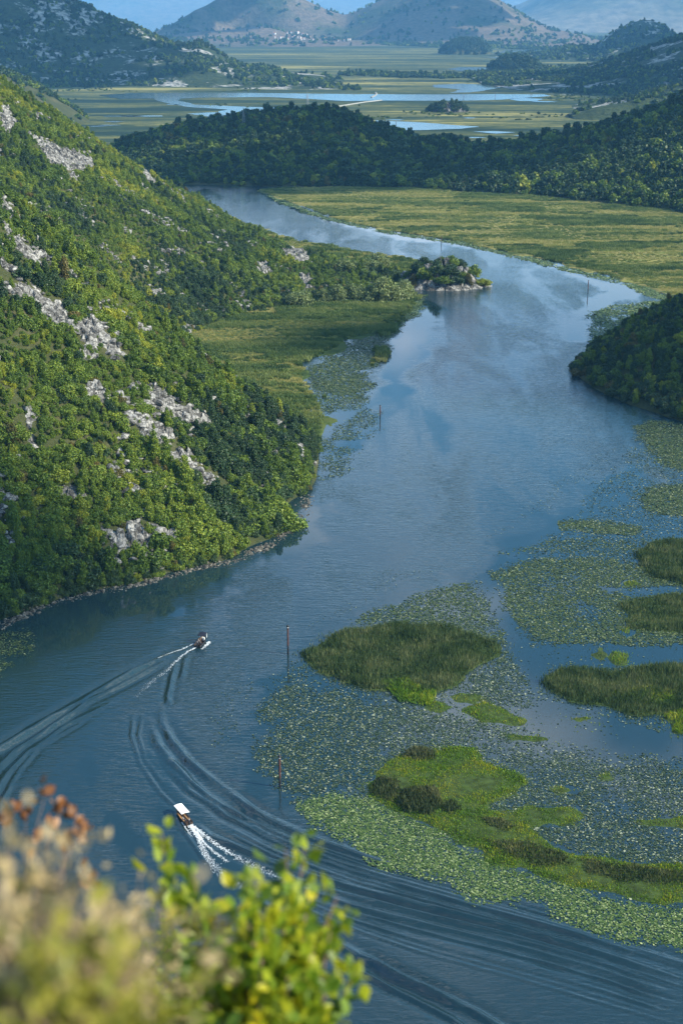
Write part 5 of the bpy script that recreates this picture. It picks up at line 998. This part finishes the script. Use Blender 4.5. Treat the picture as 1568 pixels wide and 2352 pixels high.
# ------------------------------------------------------------------ channel markers
mk_post = MB().tube([(0, 0, -1.5), (0, 0, 0.84)], 0.10, 8).mesh('post', [M['rust']])
mk_low = MB().tube([(0, 0, -0.02), (0, 0, 0.30)], 0.108, 8).mesh('base_band', [M['black']])
mk_band = MB().tube([(0, 0, 0.905), (0, 0, 0.918)], 0.108, 8).mesh('white_band', [M['white']])
mk_neck = MB().tube([(0, 0, 0.84), (0, 0, 0.905)], 0.10, 8).mesh('neck', [M['rust']])
mk_cap = MB().tube([(0, 0, 0.918), (0, 0, 0.935), (0, 0, 0.965), (0, 0, 0.98), (0, 0, 1.0)], [0.11, 0.17, 0.17, 0.09, 0.02], 8).mesh('cap', [M['black']])
for u, v, vt, lab in [(661.5, 1503, 1435, 'tall rust red channel marker between the open river and the lily pads'), (643, 1808, 1734, 'nearest rust red channel marker at the edge of the bright lily carpet'), (872.5, 960, 930, 'slim channel marker off the near spur'),
                      (1349, 672, 643, 'channel marker in calm water before the headland'), (1013, 560, 541, 'distant channel marker beyond the rocky islet'), (1064, 228, 215, 'faint marker pole in the far river, left of two'), (1136, 228, 212, 'faint marker pole in the far river, right of two'), (909, 290, 278, 'faint marker pole in the pond behind the hill')]:
    x, y = (float(c) for c in at(u, v)); hgt = zat(vt, y); t = bpy.data.objects.new('channel_marker', None); C.objects.link(t); t.location = (x, y, 0); tag(t, lab, 'channel marker', 'channel markers in the water')
    fat = 1.9 if y < 1000 else 3.0
    for nm, me in (('post', mk_post), ('base_band', mk_low), ('white_band', mk_band), ('neck', mk_neck), ('cap', mk_cap)):
        o = link(nm, me, t); o.scale = (fat, fat, hgt)

# ------------------------------------------------------------------ boats and people
def hull(L, B, hb, hs, mat_out, mat_in, parent):
    """open hull, bow towards +Y, water line at z = 0"""
    st = np.linspace(0, 1, 14); out, inn = [], []
    for t in st:
        b = B / 2 * (0.86 + 0.14 * min(1, t / 0.3)) * (1 if t < 0.5 else max(0.03, math.cos((t - 0.5) / 0.5 * math.pi / 2) ** 0.75)); y = -L / 2 + L * t
        g = hs + (hb - hs) * max(0, (t - 0.4) / 0.6) ** 1.6; k = -0.25 + 0.35 * max(0, (t - 0.75) / 0.25) ** 2
        yy = y + (0.25 * (t - 0.8) / 0.2 if t > 0.8 else 0)
        out.append([(-b, yy, g), (-b * 0.82, y, k * 0.3), (0, y, k), (b * 0.82, y, k * 0.3), (b, yy, g)])
        bi = max(0.01, b - 0.07); inn.append([(-bi, yy - 0.02, g), (-bi * 0.8, y, 0.10 + max(0, k)), (0, y, 0.08 + max(0, k)), (bi * 0.8, y, 0.10 + max(0, k)), (bi, yy - 0.02, g)])
    mb = MB(); r = mb.loft(out, 0); mb.bm.faces.new(r[0][::-1]); q = mb.loft(inn, 1); mb.bm.faces.new(q[0]); 
    for i in range(len(st) - 1):
        for k in (0, 4): f = mb.bm.faces.new((r[i][k], r[i + 1][k], q[i + 1][k], q[i][k])); f.material_index = 0
    f = mb.bm.faces.new((r[0][0], q[0][0], q[0][4], r[0][4]))
    return mb.build('hull', [mat_out, mat_in], parent)
def boat_root(name, u, v, u2, v2, label):
    a = Vector((*(float(c) for c in at(u, v)), 0)); b = Vector((*(float(c) for c in at(u2, v2)), 0)); d = (b - a).normalized(); t = bpy.data.objects.new(name, None); C.objects.link(t)
    t.rotation_euler = (0, 0, math.atan2(-d.x, d.y)); tag(t, label, 'boat'); return t, a, d
wb, a, d = boat_root('tour_boat', 436, 1896, 405.5, 1862, 'wooden tour boat with a white canvas roof, tan bow and white wake'); L = 7.4; wb.scale = (0.70, 0.70, 0.70); wb.location = a + d * (L / 2 * 0.70) + Vector((0, 0, 0.02))
hull(L, 2.1, 1.25, 0.75, M['wood_dark'], M['wood_dark'], wb)
mb = MB(); mb.loft([[(-0.78, 2.35, 0.92), (0, 2.35, 0.99), (0.78, 2.35, 0.92)], [(-0.52, 3.0, 1.06), (0, 3.0, 1.14), (0.52, 3.0, 1.06)], [(-0.06, 3.85, 1.27), (0, 3.87, 1.29), (0.06, 3.85, 1.27)]]); mb.build('bow_deck', M['wood_tan'], wb)
mb = MB(); mb.tube([(0, 3.84, 0.9), (0, 3.98, 1.65)], [0.09, 0.06], 6); mb.build('stem_post', M['wood_tan'], wb)
mb = MB(); secs = []
for y in np.linspace(-1.5, 3.15, 8):
    top = [(x, y, 2.38 - 0.16 * (x / 1.05) ** 2) for x in np.linspace(-1.05, 1.05, 7)]; bot = [(x, y, 2.32 - 0.16 * (x / 1.05) ** 2) for x in np.linspace(1.05, -1.05, 7)]; secs.append(top + bot)
rg = mb.loft(secs, 0, False, True); mb.bm.faces.new(rg[0]); mb.bm.faces.new(rg[-1][::-1]); mb.build('canopy', M['canvas_white'], wb)
for sx_ in (-1, 1):
    for y in (-1.3, 0.8, 2.7): MB().tube([(sx_ * (0.9 if y < 2 else 0.62), y, 0.75), (sx_ * 0.9, y, 2.25)], 0.035, 6).build('roof_post', M['wood_dark'], wb)
    MB().box((sx_ * 0.66, 0.2, 0.42), (0.38, 4.2, 0.06)).build('bench', M['wood_tan'], wb)
MB().box((0, -2.6, 0.42), (1.5, 0.4, 0.06)).build('bench', M['wood_dark'], wb)
mb = MB(); mb.box((0, -3.78, 0.85), (0.42, 0.5, 0.5)); mb.box((0, -3.85, 0.3), (0.16, 0.25, 0.9)); mb.build('outboard_motor', M['black'], wb)
bb, a, d = boat_root('motor_boat', 453, 1488, 476, 1463, 'dark motor boat with a black roof and white bow rail'); L = 5.6; bb.scale = (0.85, 0.85, 0.85); bb.location = a + d * (L / 2 * 0.85) + Vector((0, 0, 0.08)); bb.rotation_euler[0] = R(3)
hull(L, 2.1, 1.05, 0.7, M['black'], M['wood_dark'], bb)
mb = MB(); secs = []
for y in np.linspace(-0.2, 2.1, 5):
    secs.append([(x, y, 2.20 - 0.08 * x * x) for x in (-0.95, -0.5, 0, 0.5, 0.95)] + [(x, y, 2.14 - 0.08 * x * x) for x in (0.95, 0.5, 0, -0.5, -0.95)])
rg = mb.loft(secs, 0, False, True); mb.bm.faces.new(rg[0]); mb.bm.faces.new(rg[-1][::-1]); mb.build('canopy', M['canvas_dark'], bb)
for sx_ in (-1, 1):
    for y in (-0.1, 2.0): MB().tube([(sx_ * 0.88, y, 0.7), (sx_ * 0.88, y, 2.1)], 0.03, 6).build('roof_post', M['steel'], bb)
mb = MB(); mb.tube([(-0.95, 1.5, 0.9), (-0.85, 2.0, 1.45), (-0.45, 2.65, 1.6), (0, 2.85, 1.62), (0.45, 2.65, 1.6), (0.85, 2.0, 1.45), (0.95, 1.5, 0.9)], 0.06, 6); mb.build('bow_rail', M['white'], bb)
MB().box((0.25, 0.95, 0.85), (0.7, 0.35, 0.8)).build('console', M['white'], bb)
mb = MB(); mb.tube([(-1.0, -2.2, 1.25), (0.9, -2.2, 1.25)], 0.06, 6); mb.tube([(-0.95, -2.2, 0.6), (-0.95, -2.2, 1.25)], 0.04, 6); mb.tube([(0.88, -2.2, 0.6), (0.88, -2.2, 1.25)], 0.04, 6); mb.build('stern_rail', M['black'], bb)
for y in (-1.6, -0.5): MB().box((0, y, 0.42), (1.5, 0.4, 0.06)).build('bench', M['wood_dark'], bb)
mb = MB(); mb.box((0, -2.95, 0.85), (0.42, 0.45, 0.55)); mb.box((0, -3.0, 0.25), (0.15, 0.22, 0.9)); mb.build('outboard_motor', M['black'], bb)

def seated_person(boat, x, y, z, rz, shirt, pants, hair, label):
    """one skinned body, seated: hips at the origin, legs forward (+Y)"""
    J = [(0, 0, 0), (0, 0, 0.28), (0, 0.01, 0.48), (0, 0.02, 0.60), (0, 0.04, 0.72), (0, 0.04, 0.82),
         (-0.10, 0.02, -0.02), (-0.13, 0.42, 0.02), (-0.13, 0.46, -0.40), (-0.13, 0.60, -0.44), (0.10, 0.02, -0.02), (0.13, 0.42, 0.02), (0.13, 0.46, -0.40), (0.13, 0.60, -0.44),
         (-0.20, 0.0, 0.46), (-0.25, 0.06, 0.20), (-0.16, 0.30, 0.12), (-0.14, 0.38, 0.11), (0.20, 0.0, 0.46), (0.25, 0.06, 0.20), (0.16, 0.30, 0.12), (0.14, 0.38, 0.11)]
    E = [(0, 1), (1, 2), (2, 3), (3, 4), (4, 5), (0, 6), (6, 7), (7, 8), (8, 9), (0, 10), (10, 11), (11, 12), (12, 13), (2, 14), (14, 15), (15, 16), (16, 17), (2, 18), (18, 19), (19, 20), (20, 21)]
    Rd = [0.15, 0.14, 0.14, 0.055, 0.10, 0.085, 0.085, 0.07, 0.055, 0.04, 0.085, 0.07, 0.055, 0.04, 0.06, 0.045, 0.038, 0.04, 0.06, 0.045, 0.038, 0.04]
    me = bpy.data.meshes.new('person'); me.from_pydata([tuple(j) for j in J], E, []); o = link('person', me); me.materials.append(person_mat('clothes', shirt, pants))
    md = o.modifiers.new('skin', 'SKIN'); 
    for i, sv in enumerate(me.skin_vertices[0].data): sv.radius = (Rd[i], Rd[i]); sv.use_root = i == 0
    o.modifiers.new('smooth', 'SUBSURF').render_levels = 1
    m = boat.matrix_basis @ Matrix.Translation((x, y, z)) @ Matrix.Rotation(rz, 4, 'Z'); o.matrix_basis = m
    bm = bmesh.new(); bmesh.ops.create_uvsphere(bm, u_segments=10, v_segments=6, radius=0.115, matrix=Matrix.Translation((0, 0.02, 0.80)) @ Matrix.Diagonal((0.95, 1.05, 0.9, 1)))
    bmesh.ops.delete(bm, geom=[v for v in bm.verts if v.co.z < 0.75 and v.co.y > 0.0], context='VERTS'); hm_ = bpy.data.meshes.new('hair'); bm.to_mesh(hm_); bm.free(); hm_.materials.append(hair); link('hair', hm_, o)
    tag(o, label, 'person')
HD, HB = plain('dark_hair', (0.02, 0.015, 0.012), 0.6), plain('fair_hair', (0.25, 0.16, 0.08), 0.6)
seated_person(wb, -0.45, -2.6, 0.56, 0, (0.03, 0.03, 0.04), (0.03, 0.03, 0.05), HD, 'person in dark clothes seated in the open stern of the white roofed boat, left')
seated_person(wb, 0.4, -2.6, 0.56, 0, (0.25, 0.22, 0.20), (0.04, 0.04, 0.06), HB, 'person in a grey top seated in the open stern of the white roofed boat, right')
seated_person(wb, -0.62, -1.2, 0.56, -1.57, (0.40, 0.36, 0.33), (0.03, 0.03, 0.04), HD, 'person in a pale top on the side bench under the white roof')
seated_person(bb, 0.25, 0.2, 0.56, 0, (0.02, 0.02, 0.025), (0.02, 0.02, 0.03), HD, 'person in black steering under the black roof')
seated_person(bb, -0.45, -0.5, 0.56, 0, (0.35, 0.30, 0.28), (0.03, 0.03, 0.04), HB, 'person in a pale top seated behind the helmsman')
seated_person(bb, 0.45, -1.6, 0.56, 0, (0.05, 0.05, 0.06), (0.02, 0.02, 0.03), HD, 'person in dark clothes on the stern bench of the black roofed boat, right')
seated_person(bb, -0.4, -1.6, 0.56, 0, (0.30, 0.32, 0.34), (0.03, 0.03, 0.04), HD, 'person in a grey top on the stern bench of the black roofed boat, left')

# ------------------------------------------------------------------ the cliff top with its bushes
X, Y = np.meshgrid(np.arange(-14, 14.01, 0.5), np.concatenate([np.arange(-12, 0.5, 0.6), np.arange(0.5, 9, 0.35), np.arange(9, 90, 2.5)]))
Z = np.where(Y < 0.7, H - 1.75, H - 1.75 - (Y - 0.7) * 1.55) + fbm(X / 1.5, Y / 1.5, 4, 140) * 0.25 * np.clip(np.abs(Y) / 2, 0.2, 6)
tag(grid_object('cliff', X, Y, Z, M['slope']), 'steep cliff edge below the viewpoint', 'cliff', kind='structure')
def near(u, v, d):
    dx, dy, dz = (float(c) for c in ray(u, v)); n = math.sqrt(dx * dx + dy * dy + dz * dz); return Vector((dx, dy, dz)) / n * d + Vector((0, 0, H))
def leaf_quads(P, Dn, size, r, wide=0.55):
    """pointed oval leaves at P growing along Dn"""
    n = len(P); a = Dn / (np.linalg.norm(Dn, axis=1)[:, None] + 1e-9); q = r.normal(size=(n, 3)); b = np.cross(a, q); b /= np.linalg.norm(b, axis=1)[:, None]; c = np.cross(a, b)
    s = np.asarray(size)[:, None]; w = s * wide * 0.5; bend = c * s * 0.12
    V = np.stack([P, P + a * s * 0.30 + b * w * 0.85 + bend * 0.4, P + a * s * 0.62 + b * w + bend, P + a * s, P + a * s * 0.62 - b * w + bend, P + a * s * 0.30 - b * w * 0.85 + bend * 0.4], 1).reshape(-1, 3); return V, np.arange(n * 6).reshape(-1, 6)
def leaf_mat(name, stops, trans=0.45):
    t = NT(name); g = t.new('ShaderNodeNewGeometry'); n = t.noise(t.pos(), 13.0, 4); f = t.math('ADD', t.math('MULTIPLY', g.outputs['Random Per Island'], 0.40), t.math('MULTIPLY', t.math('SUBTRACT', n, 0.25), 1.2))
    t.bsdf(t.ramp(f, stops), 0.45, 0.4, trans=trans); return t.m
ML_Y = leaf_mat('shrub_leaf', [(0.1, (0.035, 0.075, 0.008)), (0.4, (0.13, 0.21, 0.012)), (0.65, (0.34, 0.36, 0.015)), (0.9, (0.62, 0.47, 0.02))])
ML_O = leaf_mat('olive_leaf', [(0.1, (0.06, 0.085, 0.008)), (0.4, (0.20, 0.20, 0.018)), (0.65, (0.36, 0.32, 0.05)), (0.9, (0.50, 0.40, 0.16))])
ML_T = leaf_mat('seed_head', [(0.1, (0.09, 0.075, 0.022)), (0.4, (0.25, 0.19, 0.085)), (0.85, (0.56, 0.43, 0.23))], 0.25)
ML_R = leaf_mat('rust_leaf', [(0.1, (0.05, 0.018, 0.006)), (0.45, (0.19, 0.075, 0.025)), (0.85, (0.62, 0.38, 0.22))], 0.3)
M_ST = plain('shrub_stem', (0.16, 0.10, 0.07), 0.8)
def shrub(name, label, cat, root_uv, root_d, tips, leaf, leaf_size, per, spread, seed, stem_r=0.004, parts='leaves', bare=0.15, side=3, wide=0.55):
    r = np.random.default_rng(seed); root = near(*root_uv, root_d); t = bpy.data.objects.new(name, None); C.objects.link(t); t.location = root; tag(t, label, cat); mb = MB(); LP, LD = [], []
    def twig(p0, p1, rad, n, b0):
        mid_ = (p0 + p1) * 0.5 + Vector(r.normal(size=3)) * (p1 - p0).length * 0.08; pts = [p0 * (1 - f) ** 2 + mid_ * 2 * f * (1 - f) + p1 * f * f for f in np.linspace(0, 1, 6)]
        mb.tube([p - root for p in pts], [rad * (1 - 0.75 * f) for f in np.linspace(0, 1, 6)], 5)
        for f in b0 + (1 - b0) * r.uniform(0, 1, n) ** 0.6:
            p = p0 * (1 - f) ** 2 + mid_ * 2 * f * (1 - f) + p1 * f * f; d = (p1 - p0).normalized() * 0.7 + Vector(r.normal(size=3)) * 0.7; LP.append(np.array(p - root) + r.normal(size=3) * spread); LD.append(np.array(d))
        return pts
    for (u, v, d) in tips:
        p1 = near(u, v, d); pts = twig(root, p1, stem_r, per, bare)
        for _ in range(side):
            b = pts[r.integers(2, 5)]; twig(b, b + (p1 - root) * r.uniform(0.0, 0.05) + Vector(r.normal(size=3)) * 0.032, stem_r * 0.5, per // 2, 0.1)
    mb.build('stems', M_ST, t); P_ = np.array(LP); V, Fc = leaf_quads(P_, np.array(LD), leaf_size * r.uniform(0.6, 1.25, len(P_)), r, wide); link(parts, np_mesh(parts, V, Fc, [leaf]), t); return t
shrub('leafy_shrub', 'bright yellow green leafy shrub blurred in the near foreground', 'shrub', (570, 2700), 2.1,
      [(372, 1915, 2.2), (445, 2010, 2.15), (400, 2080, 2.15), (560, 2020, 2.1), (640, 2060, 2.1), (700, 1945, 2.25), (655, 1935, 2.25), (720, 2060, 2.15), (775, 2060, 2.2), (700, 2150, 2.05), (760, 2130, 2.1), (815, 2235, 2.1), (760, 2260, 2.05), (500, 2100, 2.0), (420, 2200, 2.0), (370, 2260, 2.0), (600, 2180, 1.95), (660, 2240, 1.95), (540, 2230, 1.95), (480, 2260, 1.95), (690, 2310, 2.0), (590, 2130, 2.0)] + [(float(u), float(v), 1.9 + 0.3 * float(w)) for u, v, w in np.random.default_rng(21).uniform((330, 2080, 0), (740, 2360, 1), (24, 3)) if u > 470 - (v - 2080) * 0.5],
      ML_Y, 0.028, 29, 0.012, 901, 0.0035, 'leaves', 0.5, 4, 0.62)
shrub('green_shrub', 'small darker green shrub left of the yellow green one, further down', 'shrub', (420, 2700), 3.4, [(365, 2090, 3.6), (385, 2130, 3.6), (330, 2170, 3.5), (350, 2220, 3.5), (400, 2180, 3.5), (310, 2250, 3.4)], ML_Y, 0.022, 40, 0.012, 902, 0.004, 'leaves', 0.35, 3, 0.5)
tips = [(float(u), float(v), float(d)) for u, v, d in zip(np.random.default_rng(4).uniform(-60, 250, 46), np.random.default_rng(5).uniform(2015, 2280, 46), np.random.default_rng(6).uniform(0.85, 1.15, 46)) if v > 1985 + max(0, u - 120) * 1.1] + [(238, 2060, 1.5), (262, 2074, 1.5), (284, 2092, 1.5), (350, 2060, 1.6), (342, 2110, 1.6), (322, 2160, 1.6), (250, 2090, 1.5), (300, 2120, 1.5), (140, 1990, 1.0), (20, 1930, 1.0), (60, 1960, 1.0), (100, 1950, 1.0)]
shrub('dry_shrub', 'blurred dry shrub with tan seed heads in the left foreground', 'shrub', (110, 2900), 0.95, tips, ML_T, 0.012, 26, 0.014, 903, 0.0018, 'seed_heads', 0.60, 2, 0.5)
tips = [(float(u), float(v), float(d)) for u, v, d in zip(np.random.default_rng(14).uniform(-60, 265, 34), np.random.default_rng(15).uniform(2150, 2390, 34), np.random.default_rng(16).uniform(0.80, 1.05, 34))]
shrub('olive_shrub', 'blurred olive leaved shrub under the dry one', 'shrub', (140, 2900), 0.9, tips, ML_O, 0.015, 30, 0.014, 904, 0.003, 'leaves', 0.35, 2, 0.5)
shrub('rusty_sprig', 'rust brown withered leaf sprigs above the dry shrub', 'sprig', (60, 2300), 2.3, [(108, 1815, 2.4), (30, 1855, 2.4), (5, 1880, 2.4), (60, 1870, 2.4), (140, 1850, 2.4), (175, 1880, 2.4), (185, 1915, 2.4), (120, 1880, 2.35), (80, 1925, 2.35), (200, 1990, 2.4), (205, 2030, 2.4), (150, 1930, 2.35)], ML_R, 0.021, 7, 0.005, 905, 0.0018, 'leaves', 0.93, 0, 0.75)
shrub('flower_sprig', 'single yellow flower among the dry seed heads', 'flower', (88, 2320), 1.55, [(88, 2186, 1.6)], leaf_mat('yellow_petal', [(0.1, (0.6, 0.42, 0.01)), (0.9, (0.75, 0.55, 0.02))]), 0.012, 14, 0.003, 906, 0.0015, 'petals', 0.98, 0, 0.8)

# ------------------------------------------------------------------ haze
t = NT('haze'); vol = t.new('ShaderNodeVolumePrincipled'); vol.inputs['Color'].default_value = (0.19, 0.52, 0.95, 1); vol.inputs['Density'].default_value = 6.2e-5; vol.inputs['Anisotropy'].default_value = 0.0
t.link(vol.outputs[0], t.out.inputs['Volume'])
o = MB().box((0, 14500, 598), (40000, 42000, 1204)).build('haze', t.m); tag(o, 'thin blue haze filling the valley', 'haze', kind='stuff')

# ------------------------------------------------------------------ unseen clouds, added towards the sun to cast shade on the ground
t = NT('shade_cloud'); t.bsdf((0.85, 0.86, 0.88), 1.0, 0.0); M_CL = t.m
def shade_cloud(x, y, rx, ry, seed, label, lumps=26):
    """a cloud at 1700 m whose shade falls round the ground point (x, y)"""
    r = random.Random(seed); bm = bmesh.new(); q = 1700 / math.tan(SUN_EL); hx, hy = math.sin(SUN_AZ) * q, math.cos(SUN_AZ) * q
    for k in range(lumps):
        a, f = r.uniform(0, 6.283), math.sqrt(r.uniform(0, 1)) * 0.8; m_ = min(rx, ry)
        bmesh.ops.create_icosphere(bm, subdivisions=2, radius=m_ * r.uniform(0.22, 0.42), matrix=Matrix.Translation((math.cos(a) * f * rx, math.sin(a) * f * ry, r.uniform(-20, 40))) @ Matrix.Diagonal((1.4, 1, 0.4, 1)))
    for v in bm.verts: v.co += Vector((r.uniform(-1, 1), r.uniform(-1, 1), r.uniform(-1, 1))) * min(rx, ry) * 0.04
    me = bpy.data.meshes.new('shade_cloud'); bm.to_mesh(me); bm.free(); me.materials.append(M_CL); o = link('shade_cloud', me, None, (x + hx, y + hy, 1700)); tag(o, label, 'shade_cloud', kind='structure')
shade_cloud(-10, 1320, 270, 210, 1, 'cloud added out of view to darken the middle wooded hill', 17)
shade_cloud(-820, 3000, 430, 420, 2, 'cloud added out of view to darken the far left rocky hill')
shade_cloud(800, 2800, 420, 480, 3, 'cloud added out of view to darken the far right scrub hill')
shade_cloud(-820, 6800, 300, 480, 5, 'cloud added out of view to darken the left flank of the mountains')
shade_cloud(150, 530, 120, 120, 4, 'small cloud added out of view to darken the headland')
shade_cloud(-92, 312, 46, 30, 7, 'small cloud added out of view to darken the lowest part of the near hillside')
shade_cloud(960, 4500, 260, 320, 8, 'cloud added out of view to darken the steep rocky knob')
shade_cloud(330, 6700, 260, 420, 6, 'cloud added out of view to darken the slopes between the two mountain tops')
